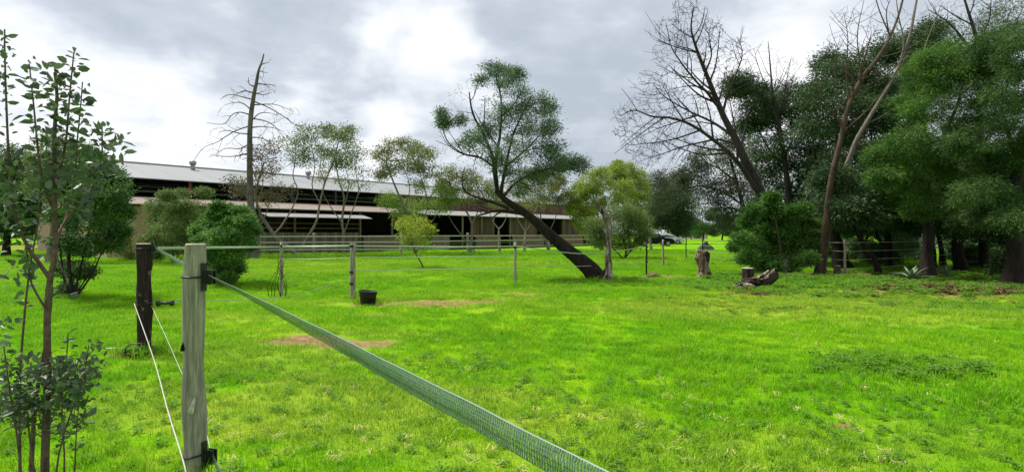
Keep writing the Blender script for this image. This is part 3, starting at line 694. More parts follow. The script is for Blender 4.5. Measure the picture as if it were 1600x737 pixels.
def band(o, at, z, tilt=.0, w=.006):
    x, y, r = at(z); m = MB(); a = np.linspace(0, 2 * math.pi, 33)
    m.tube([(x + (r + .002) * math.cos(t), y + (r + .002) * math.sin(t), z + tilt * math.cos(t)) for t in a], w, 6, caps=False); m.build('cable_tie', M['black_plastic'], o, True)
def tape_insulator(o, at, z, dirxy, s=1.0):
    """black clamp with ribbed plates on a back plate, sticking out towards dirxy"""
    x, y, r = at(z); d = Vector((dirxy[0], dirxy[1], 0)).normalized(); side = Vector((-d.y, d.x, 0)); c0 = Vector((x, y, z)) + d * r
    rot = Matrix((d, side, Vector((0, 0, 1)))).transposed()
    m = MB(); m.box(c0 + d * .006, (.014, .035 * s, .165 * s), rot)
    m.box(c0 + d * .03 * s, (.05 * s, .022 * s, .026 * s), rot)
    for k in (-1, 1): m.box(c0 + d * .055 * s + side * .013 * k * s, (.058 * s, .010 * s, .082 * s), rot)
    for k in range(4): m.box(c0 + d * (.036 + .012 * k) * s - side * .020 * s, (.004, .006, .086 * s), rot)
    m.build('insulator', M['black_plastic'], o, bevel=.0025)
    return c0 + d * .06 * s

gbase = GD(303, 3.4)
gpost, gat = round_post('thick weathered grey wooden fence post in the foreground with two black tape insulators', gbase, 1.5 - (382 - 364) / F * 3.4 - gbase[2], .058, M['post_grey'], 4,
                        bumps=((.86, 3.4, .16, .10), (.55, .3, .07, .12), (.45, 3.6, .10, .2), (.1, 0, .1, .1)))
gx = lambda z: tuple(np.array([gbase[0], gbase[1], gbase[2]]) + np.array([gat(z)[0], gat(z)[1], z]))
z_hi = 1.5 - (432 - 364) / F * 3.4 - gbase[2]; z_lo = 1.5 - (709 - 364) / F * 3.4 - gbase[2]
band(gpost, gat, z_hi); band(gpost, gat, z_lo, .01)
tdir = (1.0, -.30)
i_hi = Vector(gpost.location) + tape_insulator(gpost, gat, z_hi, tdir); i_lo = Vector(gpost.location) + tape_insulator(gpost, gat, z_lo, tdir)
# knot hole as a flat patch with its shade painted on, and lifted bark chip on the side towards the path
def on_post(z, px):
    x, y, r = gat(z); off = (px - 303) / F * 3.4; off = max(-r * .95, min(r * .95, off)); return Vector((x + off, y - math.sqrt(max(r * r - off * off, 1e-6)), z))
kz = 1.5 - (540 - 364) / F * 3.4 - gbase[2]; c = on_post(kz, 293)
m = MB(); m.add([c + Vector(p) for p in ((-.013, -.004, -.022), (.012, -.006, -.020), (.014, -.006, .0), (.003, -.005, .036), (-.011, -.003, .002))], [(0, 1, 2, 3, 4)]); m.build('knot_hole', M['hole_shade'], gpost)
kz = 1.5 - (628 - 364) / F * 3.4 - gbase[2]; c = on_post(kz, 309)
m = MB(); m.add([c + Vector(p) for p in ((-.022, -.007, -.045), (.012, -.004, -.05), (.024, -.002, .03), (.018, -.001, .06), (.002, -.012, -.02), (-.02, -.010, -.03), (-.022, .01, -.05), (.012, .01, -.06))],
                [(0, 1, 4, 5), (1, 2, 4), (2, 3, 4), (0, 6, 7, 1), (5, 4, 3)]); m.build('bark_flake', M['plank_cut'], gpost)

dbase = G(226, 562)
dpost, dat = round_post('dark brown knotty wooden fence post standing behind the grey one', dbase, 1.5 - (381 - 364) / F * dbase[1] - dbase[2], .078, M['post_dark'], 9,
                        bumps=((1.05, .2, .16, .05), (.85, -.6, .14, .05), (.5, -.3, .2, .05), (.3, 3, .12, .06), (.7, 2.6, .1, .08)), lean=(-.012, 0))
zt = 1.5 - (388 - 364) / F * dbase[1] - dbase[2]; band(dpost, dat, zt, .004, .005)
di = Vector(dpost.location) + tape_insulator(dpost, dat, zt, (1, -.1), .8)
zr = 1.5 - (474 - 364) / F * dbase[1] - dbase[2]; band(dpost, dat, zr, .008, .004)

def ribbon(name, pts, width, mat, label, nrm=None, twist=0.0, parent=None, cat='fence tape', th=.0012, group=None, cols=3, sagx=0):
    p = smooth_path([tuple(q) for q in pts], 90 if len(pts) > 1 else 2); T = np.gradient(p, axis=0); T /= np.linalg.norm(T, axis=1, keepdims=True)
    up = np.array([0, 0, 1.0]); U = up - T * (T @ up)[:, None]; U /= np.linalg.norm(U, axis=1, keepdims=True); S = np.cross(T, U)
    s = np.linspace(0, 1, len(p)); ang = twist * s if np.isscalar(twist) else np.interp(s, np.linspace(0, 1, len(twist)), twist)
    A = U * np.cos(ang)[:, None] + S * np.sin(ang)[:, None]; Nn = np.cross(T, A)
    v = []; q = []
    for sd in (-.5, .5):
        for j in range(cols):
            w = (j / (cols - 1) - .5); v.append(p + A * w * width + Nn * (sd * th + .0) + Nn * (.03 * width * math.cos(w * math.pi * 2)))
    V = np.stack(v, 1); V = V + ((.018 * width) * (np.sin(s * 61) + .7 * np.sin(s * 143 + 1) + .6 * np.sin(s * 23))[:, None] * np.ones((1, 2 * cols)))[:, :, None] * A[:, None, :]; K = 2 * cols; n = len(p); f = []
    for i in range(n - 1):
        for j in range(cols - 1):
            a = i * K + j; f.append((a, a + 1, a + 1 + K, a + K)); b = a + cols; f.append((b + K, b + 1 + K, b + 1, b))
        a = i * K; f.append((a, a + K, a + cols + K, a + cols)); a = i * K + cols - 1; f.append((a + K, a, a + cols, a + cols + K))
    me = bpy.data.meshes.new(name); me.from_pydata(V.reshape(-1, 3).tolist(), [], f)
    uv = me.uv_layers.new(name='UVMap'); ln = np.concatenate([[0], np.cumsum(np.linalg.norm(np.diff(p, axis=0), axis=1))]); co = {}
    for lp in me.loops:
        vi = lp.vertex_index; i, j = divmod(vi, K); uv.data[lp.index].uv = (ln[i], (j % cols) / (cols - 1) * width)
    me.materials.append(mat); me.polygons.foreach_set('use_smooth', np.ones(len(me.polygons), bool))
    o = bpy.data.objects.new(name, me); COL.objects.link(o)
    if parent: o.parent = parent
    elif label: tag(o, label, cat, group)
    return o
def mesh_tape_mat():
    m, t, p = new_mat('woven_tape'); uvn = t.nodes.new('ShaderNodeUVMap'); s_ = t.nodes.new('ShaderNodeSeparateXYZ'); t.links.new(uvn.outputs[0], s_.inputs[0])
    wn1 = noise(t, uvn.outputs[0], 38, 3, .6); ax = mathn(t, 'FRACT', mathn(t, 'ADD', mathn(t, 'DIVIDE', s_.outputs[0], .0062), mathn(t, 'MULTIPLY', wn1, 2.4))); ay = mathn(t, 'FRACT', mathn(t, 'DIVIDE', s_.outputs[1], .0065))
    thread = mathn(t, 'MAXIMUM', mathn(t, 'LESS_THAN', ax, .44), mathn(t, 'LESS_THAN', ay, .16))
    edge = mathn(t, 'GREATER_THAN', mathn(t, 'ABSOLUTE', mathn(t, 'SUBTRACT', s_.outputs[1], .023)), .0213)
    fold_shade = mathn(t, 'LESS_THAN', mathn(t, 'ABSOLUTE', mathn(t, 'SUBTRACT', s_.outputs[1], .013)), .0012)  # dark line and streaks below: crease shade put into the tape colour
    solid = mathn(t, 'MAXIMUM', thread, edge)
    nz = noise(t, uvn.outputs[0], 30, 3, .6)
    stq = t.nodes.new('ShaderNodeMapping'); stq.inputs['Scale'].default_value = (1.2, 120, 1); t.links.new(uvn.outputs[0], stq.inputs[0]); nz = noise(t, stq.outputs[0], 1.0, 4, .7); c = ramp(t, nz, [(.34, (.030, .065, .04)), (.5, (.085, .16, .105)), (.66, (.17, .26, .19))]); c = mix(t, mathn(t, 'LESS_THAN', ay, .30), c, (.14, .23, .17)); c = mix(t, edge, c, (.20, .30, .22)); c = mix(t, mathn(t, 'MULTIPLY', fold_shade, .7), c, (.04, .08, .05))
    t.links.new(c, p.inputs['Base Color']); p.inputs['Roughness'].default_value = .45
    tb = t.nodes.new('ShaderNodeBsdfTransparent'); ms = t.nodes.new('ShaderNodeMixShader')
    t.links.new(mathn(t, 'ADD', mathn(t, 'MULTIPLY', solid, .97), .03, clamp=True), ms.inputs[0]); t.links.new(tb.outputs[0], ms.inputs[1]); t.links.new(p.outputs[0], ms.inputs[2]); t.links.new(ms.outputs[0], t.nodes['Material Output'].inputs[0])
    return m
M['woven'] = mesh_tape_mat()
far_hi = Vector((2.05, -1.86, 1.10)); far_lo = Vector((2.05, -1.86, .10))
mid = (i_hi + far_hi) / 2; mid.z -= .012
q1 = i_hi.lerp(far_hi, .72); q1.z -= .006
ribbon('electric_tape', [i_hi, i_hi.lerp(far_hi, .25) - Vector((0, 0, .004)), mid, q1, far_hi], .046, M['woven'], 'wide green woven tape running from the grey post diagonally across the foreground', twist=[.9, .45, .0, -.1, -.05, .0], cols=9)
ribbon('electric_tape', [i_lo, (i_lo + far_lo) / 2, far_lo], .04, M['woven'], 'green woven tape at the low insulator of the grey post', cols=5)
ribbon('electric_tape', [di, (di + i_hi) / 2 - Vector((0, 0, .01)), i_hi - Vector((.05, -.02, 0))], .04, M['woven'], 'short tape stretched between the dark post top and the grey post', cols=5, twist=[.2, -.2])
# gate handle on the dark post and its cord, rope
hz = dpost.location.z + zr; hx = dpost.location.x + dat(zr)[0] + dat(zr)[2]; hy = dpost.location.y
g0 = Vector((hx + .03, hy - .02, hz + .005)); gd = Vector((1, 0, .02)).normalized()
o = empty('gate_handle', tuple(g0), 'black dumbbell shaped electric gate handle hooked to the dark post', 'gate handle')
m = MB(); m.tube([Vector((.03, 0, 0)) + gd * t for t in (0, .012, .03, .045, .055, .16, .17, .185, .203, .215)], [.012, .034, .038, .030, .016, .016, .030, .038, .034, .012], 14); m.build('grip', M['black_plastic'], o, True)
m = MB(); m.tube([(-.04, 0, 0), (-.02, 0, .012), (0, 0, .004), (.03, 0, 0)], .004, 6); m.build('hook', M['steel_grey'], o, True)
e0 = g0 + Vector((.245, 0, .005)); e1 = Vector(W(336, 470, 6.6))
ribbon('electric_tape', [e0, e0.lerp(Vector(tuple(W(560, 440, 12.4))), .5) - Vector((0, 0, .1)), tuple(W(552, 432, 12.4))], .012, M['tape_pale'], 'thin pale tape hooked to the black gate handle', cols=3)
def rope(name, pts, r, mat, label, cat='rope'):
    m = MB(); p = smooth_path([tuple(q) for q in pts], 40); m.tube(p, r, 6); o = m.build(name, mat, None, True, origin=p[0]); tag(o, label, cat); return o
rp0 = Vector((dpost.location.x - .07, dpost.location.y - .08, hz + .01))
m1 = MB(); o = rope('rope', [rp0, W(240, 560, 5.2), W(262, 640, 4.1), W(285, 715, 3.35), W(292, 745, 3.2)], .0042, M['rope_white'], 'white rope slanting down from the dark post to the grey post')
rope('cord', [g0 + Vector((-.02, -.01, -.02)), W(262, 532, 5.5), W(283, 580, 4.6), W(316, 655, 3.75), i_lo], .0025, M['wire'], 'thin green cord slanting from the gate handle down behind the grey post', 'cord')
pc = G(180, 556); rope('wooden_stick', [pc + [-.12, 0, .03], pc + [.05, 0, .035], pc + [.22, .01, .03]], .011, M['plank_cut'], 'pale stick lying on the grass left of the dark post', 'stick')
hb = G(196, 568); rope('bent_wire', [hb + [0, 0, -.02], hb + [.0, 0, .10], hb + [.05, 0, .16], hb + [.16, .02, .17], hb + [.2, .05, .16]], .006, M['black_plastic'], 'bent black wire at the foot of the dark post', 'wire')

# ------------------------------------------------------------------ thin paddock fence across the middle
def thin_post(parent, base, h, r=.045, mat=None, ins=()):
    m = MB(); n = 9; k = 9; rg = np.random.default_rng(int(abs(base[0] * 97)) + 3)
    pts = [(base[0] + rg.normal(0, .006), base[1], base[2] + z) for z in np.linspace(-.15, h, n)]
    m.tube(pts, r * (1 + rg.uniform(-.1, .1, n)), k); p = m.build('post', mat or M['post_small'], parent, True)
    for z in ins:
        m = MB(); m.box((base[0], base[1] - r, base[2] + z), (.06, .07, .07)); m.box((base[0], base[1] - r - .04, base[2] + z), (.09, .02, .04)); m.build('insulator', M['black_plastic'], p, bevel=.004)
    return p
f1 = empty('paddock_fence', (0, 0, 0), 'thin post and tape fence crossing the pasture behind the black bucket', 'fence')
fp = {}
for px, py, top, r in ((440, 458, 378, .04), (551, 466, 380, .062), (805, 448, 378, .038), (1010, 432, 380, .03), (1036, 416, 374, .045)):
    b = G(px, py); h = EYE + (HY - top) / F * b[1] - b[2]; fp[px] = (b, h)
    thin_post(f1, b, h, r, M['post_small'] if px != 1010 else M['bark_dark'], {551: (h - .06, h - .66, h - .92), 805: (h - .15,), 440: (h - .1,), 1010: (h * .45, h - .12)}.get(px, ()))
def strand(parent, a, b, w, mat, sag=.02, name='tape'):
    a = np.array(a, float); b = np.array(b, float); mdl = (a + b) / 2 - np.array([0, 0, sag]); ribbon(name, [a, mdl, b], w, mat, None, parent=parent, cols=3, twist=[.3, -.3, .4])
T = np.array
def hgt(px, dz): b, h = fp[px]; return T([b[0], b[1] - .05, b[2] + h + dz])
dtop = T([dpost.location.x, dpost.location.y, dpost.location.z + zt])
strand(f1, dtop, hgt(440, -.12), .04, M['tape_pale'], .0); strand(f1, hgt(440, -.12), hgt(551, -.06), .05, M['tape_pale'], .0)
strand(f1, hgt(551, -.06), hgt(805, -.12), .035, M['tape_pale'], .01); strand(f1, hgt(551, -.32), hgt(805, -.38), .022, M['wire'], .01); strand(f1, hgt(551, -.62), hgt(805, -.72), .018, M['wire'], .0)
strand(f1, hgt(440, -.42), hgt(551, -.34), .02, M['wire'], .01)
strand(f1, hgt(805, -.12), hgt(1010, -.12), .03, M['tape_pale'], .22); strand(f1, hgt(805, -.7), hgt(1010, -.7), .014, M['wire'], .02)
strand(f1, hgt(1010, -.12), hgt(1036, -.1), .015, M['wire'], .02)
# dead creeper on the fence at the left
cb = G(440, 462)
lm = []
rg = np.random.default_rng(21)
for k in range(7):
    a = cb + T([rg.uniform(-.35, .1), rg.uniform(-.05, .05), 0]); h = rg.uniform(.5, 1.0)
    lm.append(([a - [0, 0, .05], a + [rg.uniform(-.1, .12), -.05, h * .4], T([cb[0] + rg.uniform(-.08, .08), cb[1] - .05, h * .75]), T([cb[0] + rg.uniform(-.1, .1), cb[1] - .05, h])], .014, .006))
tree('dead_creeper', 'dry dark stems climbing the thin post left of the bucket', 'dead plant', cb, lm, [(cb + T([0, 0, .6]), .22)], M['bark_dark'], None, seed=3, per_puff=24, leaves=0, twig_r=.006, flare=False, trunk_name='stems')

# ------------------------------------------------------------------ far rail fence in front of the stable
f2 = empty('rail_fence', (0, 0, 0), 'pale rail fence running along the front of the stable', 'fence')
fl = [GD(330, 33.5), GD(405, 34), G(491, 402), G(627, 402), G(731, 397), GD(858, 47), GD(955, 56)]
for i, b in enumerate(fl):
    b = b.copy(); h = 1.52; thin_post(f2, b, h, .085)
for i in range(len(fl) - 1):
    for z in (1.3, .95, .5, .1):
        a, b = fl[i], fl[i + 1]; m = MB(); m.beam(a + [0, -.1, z], b + [0, -.1, z + .003], .02, .075 if z > .4 else .045); m.build('rail', M['tape_pale'] if z > .4 else M['wire'], f2)
f3 = empty('stable_rail', (0, 0, 0), 'thin grey rails on slim posts right before the brick stall fronts', 'fence')
sp3 = []
for px in (560, 602, 640, 679, 741, 786, 829, 880, 920):
    t_ = tx(px); q = SA + SU * t_ + T([SU[1], -SU[0]]) * 1.4; sp3.append(T([q[0], q[1], 0])); thin_post(f3, sp3[-1], 1.35, .04)
for i in range(len(sp3) - 1):
    for z in (1.3, .75): m = MB(); m.beam(sp3[i] + [0, 0, z], sp3[i + 1] + [0, 0, z], .05, .05); m.build('rail', M['timber'], f3)

# ------------------------------------------------------------------ wire fence on the right and palisade far behind
f4 = empty('wire_fence', (0, 0, 0), 'wire fence on thin posts passing under the dark trees at the right', 'fence')
wl = [G(1010, 432), GD(1072, 33), GD(1098, 29), G(1153, 414), G(1320, 432), G(1491, 420), G(1660, 424)]
for i, b in enumerate(wl[1:]): thin_post(f4, b, 1.25 if i != 3 else 1.3, .03 if i < 3 else .045, M['bark_dark'] if i < 3 else M['bark_pale'])
for i in range(1, len(wl) - 1):
    for z in (1.2, .9, .6, .3):
        m = MB(); a = wl[i] + [0, -.05, z]; b = wl[i + 1] + [0, -.05, z]; p = smooth_path([a, (a + b) / 2 - [0, 0, .03], b], 12); m.tube(p, .008 if i > 2 else .006, 5); m.build('wire', M['wire'], f4, True)
f5 = empty('palisade_fence', (0, 0, 0), 'pale grey steel palisade fence beyond the trees at the right', 'fence')
pa = GD(1385, 52); pb = GD(1720, 34); nn = 100
m = MB()
for z in (.5, 1.75): m = MB(); m.beam(pa + [0, 0, z], pb + [0, 0, z], .05, .06); m.build('rail', M['steel_grey'], f5)
for i in range(nn):
    q = pa + (pb - pa) * (i / (nn - 1)); m = MB(); m.box((q[0], q[1] - .05, 1.0), (.07, .02, 1.9)); m.add([(q[0] - .035, q[1] - .05, 1.95), (q[0] + .035, q[1] - .05, 1.95), (q[0], q[1] - .05, 2.1)], [(0, 1, 2)]); m.build('pale', M['steel_grey'], f5)

# ------------------------------------------------------------------ bucket, mound, feed bin, stumps
bb = G(575, 475); bk = empty('bucket', bb, 'black rubber bucket standing on the grass by the thin fence', 'bucket')
hh = .31; ro = .185; rb = .13; k = 28; a = np.arange(k) * 2 * math.pi / k
prof = [(0, 0), (rb, 0), (rb + .012, .02), (rb + (ro - rb) * .5, hh * .5), (ro - .004, hh - .03), (ro, hh - .028), (ro + .008, hh - .01), (ro, hh), (ro - .012, hh - .004), (rb + .02, .03), (0, .028)]
v = [(r_ * math.cos(t) * 1.03, r_ * math.sin(t), z + .03 * (r_ / ro) * (-math.cos(t)) * (z / hh) * .6) for r_, z in prof for t in a]
f = [(i * k + j, i * k + (j + 1) % k, (i + 1) * k + (j + 1) % k, (i + 1) * k + j) for i in range(len(prof) - 1) for j in range(k)]
M['rubber'] = simple('rubber', (.014, .016, .02), .65, .2, 12)
mesh_obj('tub', v, f, M['rubber'], bk, True)
m = MB(); m.tube([(-ro * math.cos(t) * 1.06, -.02 - ro * .35 * math.sin(t), hh - .04 - .10 * math.sin(t)) for t in np.linspace(0, math.pi, 15)], .006, 6); m.build('handle', M['dark_metal'], bk, True)

def rough_log(name, pts, radii, mat, seed, parent=None, k=20, amp=.16, n=40, label=None, cat=None, origin=None):
    p = smooth_path([tuple(q) for q in pts], n); r = np.interp(np.linspace(0, 1, n), np.linspace(0, 1, len(radii)), radii); rg = np.random.default_rng(seed)
    w = np.ones((n, k)); aa = np.arange(k) * 2 * math.pi / k; s = np.linspace(0, 1, n)[:, None]
    for q in range(7): w += amp / (1 + q * .5) * np.sin(aa * rg.integers(1, 7) + rg.uniform(0, 6) + s * rg.uniform(-9, 9)) * .5
    w += rg.normal(0, amp * .15, (n, k)); m = MB(); m.tube(p, r, k, True, w)
    return m.build(name, mat, parent, True, origin=origin)
M['mound'] = simple('mound', (.15, .10, .06), .95, .4, 14, bump=.03)
mb_ = G(1021, 433); mo = rough_log('manure_heap', [mb_ + [-.38, 0, -.03], mb_ + [-.2, 0, .0], mb_ + [0, 0, .03], mb_ + [.2, 0, .01], mb_ + [.42, 0, -.03]], [.03, .10, .13, .10, .02], M['mound'], 5, amp=.35, origin=mb_)
tag(mo, 'low brown heap on the grass right of the leaning tree', 'heap')

# weathered standing stump with jagged top
sb = G(1099, 434); st = empty('tree_stump', sb, 'upright weathered stump with a pale knobbly top on the open grass', 'stump')
rough_log('stump_body', [(0, 0, -.12), (.02, 0, .06), (.0, 0, .35), (-.06, 0, .62), (-.09, -.02, .82)], [.33, .24, .17, .19, .13], M['stump_brown'], 8, st, amp=.22)
rough_log('broken_knob', [(-.02, -.03, .62), (.08, -.05, .78), (.12, -.04, .66), (.15, 0, .5)], [.08, .10, .08, .04], M['log_dark'], 9, st, k=14, amp=.3, n=20)
rough_log('broken_knob', [(-.10, -.05, .58), (-.22, -.06, .62), (-.30, -.05, .63)], [.09, .07, .03], M['bleached'], 10, st, k=14, amp=.3, n=16)
rough_log('broken_knob', [(-.09, -.03, .72), (-.13, -.03, .86), (-.2, -.02, .90)], [.08, .07, .03], M['bleached'], 12, st, k=14, amp=.3, n=16)
rough_log('root', [(-.08, -.1, .1), (-.2, -.15, .02), (-.36, -.2, -.03)], [.10, .07, .02], M['bleached'], 13, st, k=12, amp=.2, n=14)
rough_log('root', [(.1, -.1, .12), (.2, -.15, .03), (.32, -.15, -.03)], [.11, .07, .02], M['bark_dead'], 14, st, k=12, amp=.2, n=14)

# cut stump with a curved fallen limb
cbs = G(1168, 446); cs = empty('cut_stump', cbs, 'dark sawn stump with pale cut top beside the curved fallen log', 'stump')
d_ = cbs[1]; px1 = d_ / F
rough_log('stump_body', [(0, 0, -.1), (0, 0, .15), (.01, 0, .35), (.01, 0, 30 * px1)], [.21, .165, .16, .155], M['log_dark'], 15, cs, amp=.07)
m = MB(); m.tube([(.01, 0, 30 * px1), (.01, 0, 30 * px1 + .015)], [.155, .145], 22); m.build('cut_face', M['plank_cut'], cs, True)
lb = G(1190, 449); lg = empty('fallen_log', lb, 'dark curved log tapering up to a split end beside the sawn stump', 'log')
def lpx(px, py, dd=0): return tuple(W(px, py, lb[1] + dd) - lb)
rough_log('log_body', [lpx(1160, 439, .1), lpx(1172, 440), lpx(1186, 440), lpx(1199, 435), lpx(1208, 428), lpx(1211, 423)], [.08, .12, .15, .165, .14, .06], M['log_dark'], 17, lg, amp=.26, k=26)
rough_log('pale_edge', [lpx(1174, 435, -.08), lpx(1184, 434, -.1), lpx(1194, 429, -.1), lpx(1201, 422, -.08)], [.03, .05, .05, .02], M['bleached'], 20, lg, k=12, amp=.3, n=20)
rough_log('split_end', [lpx(1188, 437, -.16), lpx(1198, 433, -.18), lpx(1204, 426, -.15)], [.02, .035, .015], M['bleached'], 18, lg, k=12, amp=.25, n=18)
rough_log('split_end', [lpx(1200, 430, -.18), lpx(1208, 424, -.18), lpx(1211, 419, -.15)], [.03, .035, .012], M['bleached'], 19, lg, k=12, amp=.25, n=18)
rb_ = G(1160, 452); rt = empty('broken_branches', rb_, 'heap of pale broken roots lying in front of the sawn stump', 'branches')
rg = np.random.default_rng(4)
for k in range(6):
    a = T([rg.uniform(-.35, .1), rg.uniform(-.1, .1), .02 + rg.uniform(0, .16)]); b = a + T([rg.uniform(.25, .5), rg.uniform(-.1, .1), rg.uniform(-.14, -.02)])
    rough_log('branch', [a, (a + b) / 2 + [0, 0, .04], b], [.03, .045, .02], M['bleached'] if k % 2 else M['bark_dead'], 30 + k, rt, k=9, amp=.2, n=10)
# small stump among the trees
s2 = G(1308, 433); so = empty('small_stump', s2, 'small brown stump in the undergrowth by the leaning bare trunk', 'stump')
rough_log('stump_body', [(0, 0, -.1), (0, 0, .2), (.02, 0, .42)], [.14, .11, .10], M['bark_brown'], 44, so, amp=.15)
m = MB(); m.tube([(.02, 0, .415), (.02, 0, .43)], [.095, .08], 14); m.build('cut_face', M['plank_cut'], so, True)
# dark covered drinker on the far field
tb_ = GD(1103, 46); tr = empty('water_trough', tb_, 'dark peaked drinker on a pale base on the far field', 'trough')
m = MB(); m.box((0, 0, .12), (1.1, .6, .24)); m.build('basin', M['steel_grey'], tr, bevel=.03)
m = MB(); m.box((0, 0, .40), (1.25, .7, .32), None, .45); m.build('cover', M['dark_metal'], tr, bevel=.02)
m = MB(); m.tube([(0, 0, .5), (0, 0, .82)], [.2, .16], 12); m.build('float_box', M['dark_metal'], tr, True)

# ------------------------------------------------------------------ cars
M['glass'] = simple('glass', (.012, .015, .018), .25, .05, 3, spec=.3)
M['paint_black'] = simple('paint_black', (.004, .006, .009), .5, .1, 3, spec=.12)
M['paint_silver'] = simple('paint_silver', (.48, .50, .52), .28, .05, 3, metal=.6, spec=.6)
M['paint_blue'] = simple('paint_blue', (.03, .12, .40), .3, .1, 3, spec=.6)
M['tyre'] = simple('tyre', (.02, .02, .02), .85, .1, 20)
M['lamp'] = simple('lamp', (.75, .76, .78), .15, .03, 5, spec=.7)
M['lamp_red'] = simple('lamp_red', (.35, .01, .01), .2, .03, 5, spec=.7)
def car(loc, rz, paint, label, suv=False):
    o = empty('parked_car', loc, label, 'car', rz=rz)
    if suv: prof = [(-2.15, .35), (-2.2, .75), (-2.15, 1.05), (-1.98, 1.42), (-1.75, 1.60), (-.5, 1.66), (.35, 1.58), (1.0, 1.14), (1.9, 1.0), (2.15, .82), (2.2, .5), (2.1, .3)]; r0 = 1.08
    else: prof = [(-2.15, .32), (-2.22, .62), (-2.15, .95), (-1.60, 1.03), (-1.05, 1.36), (-.35, 1.44), (.35, 1.38), (1.02, 1.0), (1.85, .88), (2.15, .70), (2.2, .45), (2.1, .26)]; r0 = .98
    m = MB(); n = len(prof); cols = [(-.86, 1), (-.80, 1), (-.3, 1), (.3, 1), (.80, 1), (.86, 1)]
    V = []
    for (yw, _) in cols:
        for (x, z) in prof:
            tuck = max(0, (z - r0) / .5) * .20; V.append((x * (.985 if abs(yw) > .8 else 1), yw * (1 - tuck), z - (.03 if abs(yw) > .82 else 0)))
    Fc = [(c_ * n + i, c_ * n + (i + 1) % n, (c_ + 1) * n + (i + 1) % n, (c_ + 1) * n + i) for c_ in range(5) for i in range(n)] + [tuple(range(n - 1, -1, -1)), tuple(range(5 * n, 6 * n))]
    m.add(V, Fc); m.build('body', paint, o, bevel=.03)
    top = 1.58 if suv else 1.36
    for s in (-1, 1):
        m = MB(); y0 = s * .868; y1 = s * (.868 - (.17 if not suv else .19))
        m.add([(-1.35, y0, r0 + .03), (.85, y0, r0 + .03), (.30, y1, top - .04), (-1.0 if not suv else -1.6, y1, top - .04)], [(0, 1, 2, 3)]); m.build('side_window', M['glass'], o)
        for x in (-1.35, 1.35):
            m = MB(); m.tube([(x, s * .70, .32), (x, s * .90, .32)], .32, 20); w = m.build('wheel', M['tyre'], o)
            m = MB(); m.tube([(x, s * .895, .32), (x, s * .91, .32)], .19, 14); m.build('rim', M['steel_grey'], w)
        m = MB(); m.box((2.12, s * .62, .68), (.14, .34, .14)); m.build('headlight', M['lamp'], o, bevel=.02)
        m = MB(); m.box((-2.16, s * .66, .78), (.10, .26, .18)); m.build('tail_light', M['lamp_red'], o, bevel=.02)
        m = MB(); m.box((.78, s * .95, r0 + .04), (.12, .16, .12)); m.build('mirror', paint, o, bevel=.02)
    z0, z1 = (1.16, 1.56) if suv else (1.03, 1.36); xa, xb = (1.0, .38)
    m = MB(); m.add([(xa + .01, -.72, z0), (xa + .01, .72, z0), (xb + .02, .62, z1), (xb + .02, -.62, z1)], [(0, 1, 2, 3)]); m.build('windscreen', M['glass'], o)
    xa, xb = (-2.12, -1.85) if suv else (-1.58, -1.08)
    m = MB(); m.add([(xa, .7, z0 + .05), (xa, -.7, z0 + .05), (xb, -.6, z1), (xb, .6, z1)], [(0, 1, 2, 3)]); m.build('rear_window', M['glass'], o)
    return o
car(GD(1022, 66), R(4), M['paint_black'], 'black car parked on the far edge of the field beyond the leaning tree')
car(GD(1042, 76), R(-12), M['paint_silver'], 'silver car parked just behind the black one')
car(GD(1558, 62), R(10), M['paint_blue'], 'blue car parked behind the palisade fence at the right')
# distant house with orange roof
hb_ = GD(1072, 150); ho = empty('house', hb_, 'distant house with an orange roof showing above the bushes', 'house')
M['plaster'] = simple('plaster', (.5, .42, .34), .9, .1, 2); M['tile_orange'] = simple('tile_orange', (.55, .24, .10), .85, .2, 6)
m = MB(); m.box((0, 0, 1.6), (9, 7, 3.2)); m.build('wall', M['plaster'], ho)
m = MB(); m.add([(-5, -4, 3.2), (5, -4, 3.2), (5, 4, 3.2), (-5, 4, 3.2), (-3, 0, 5.3), (3, 0, 5.3)], [(0, 1, 5, 4), (1, 2, 5), (2, 3, 4, 5), (3, 0, 4), (0, 3, 2, 1)]); m.build('roof', M['tile_orange'], ho)
for x in (-2.5, 2): m = MB(); m.box((x, -3.52, 1.7), (1.4, .08, 1.2)); m.build('window', M['glass'], ho)

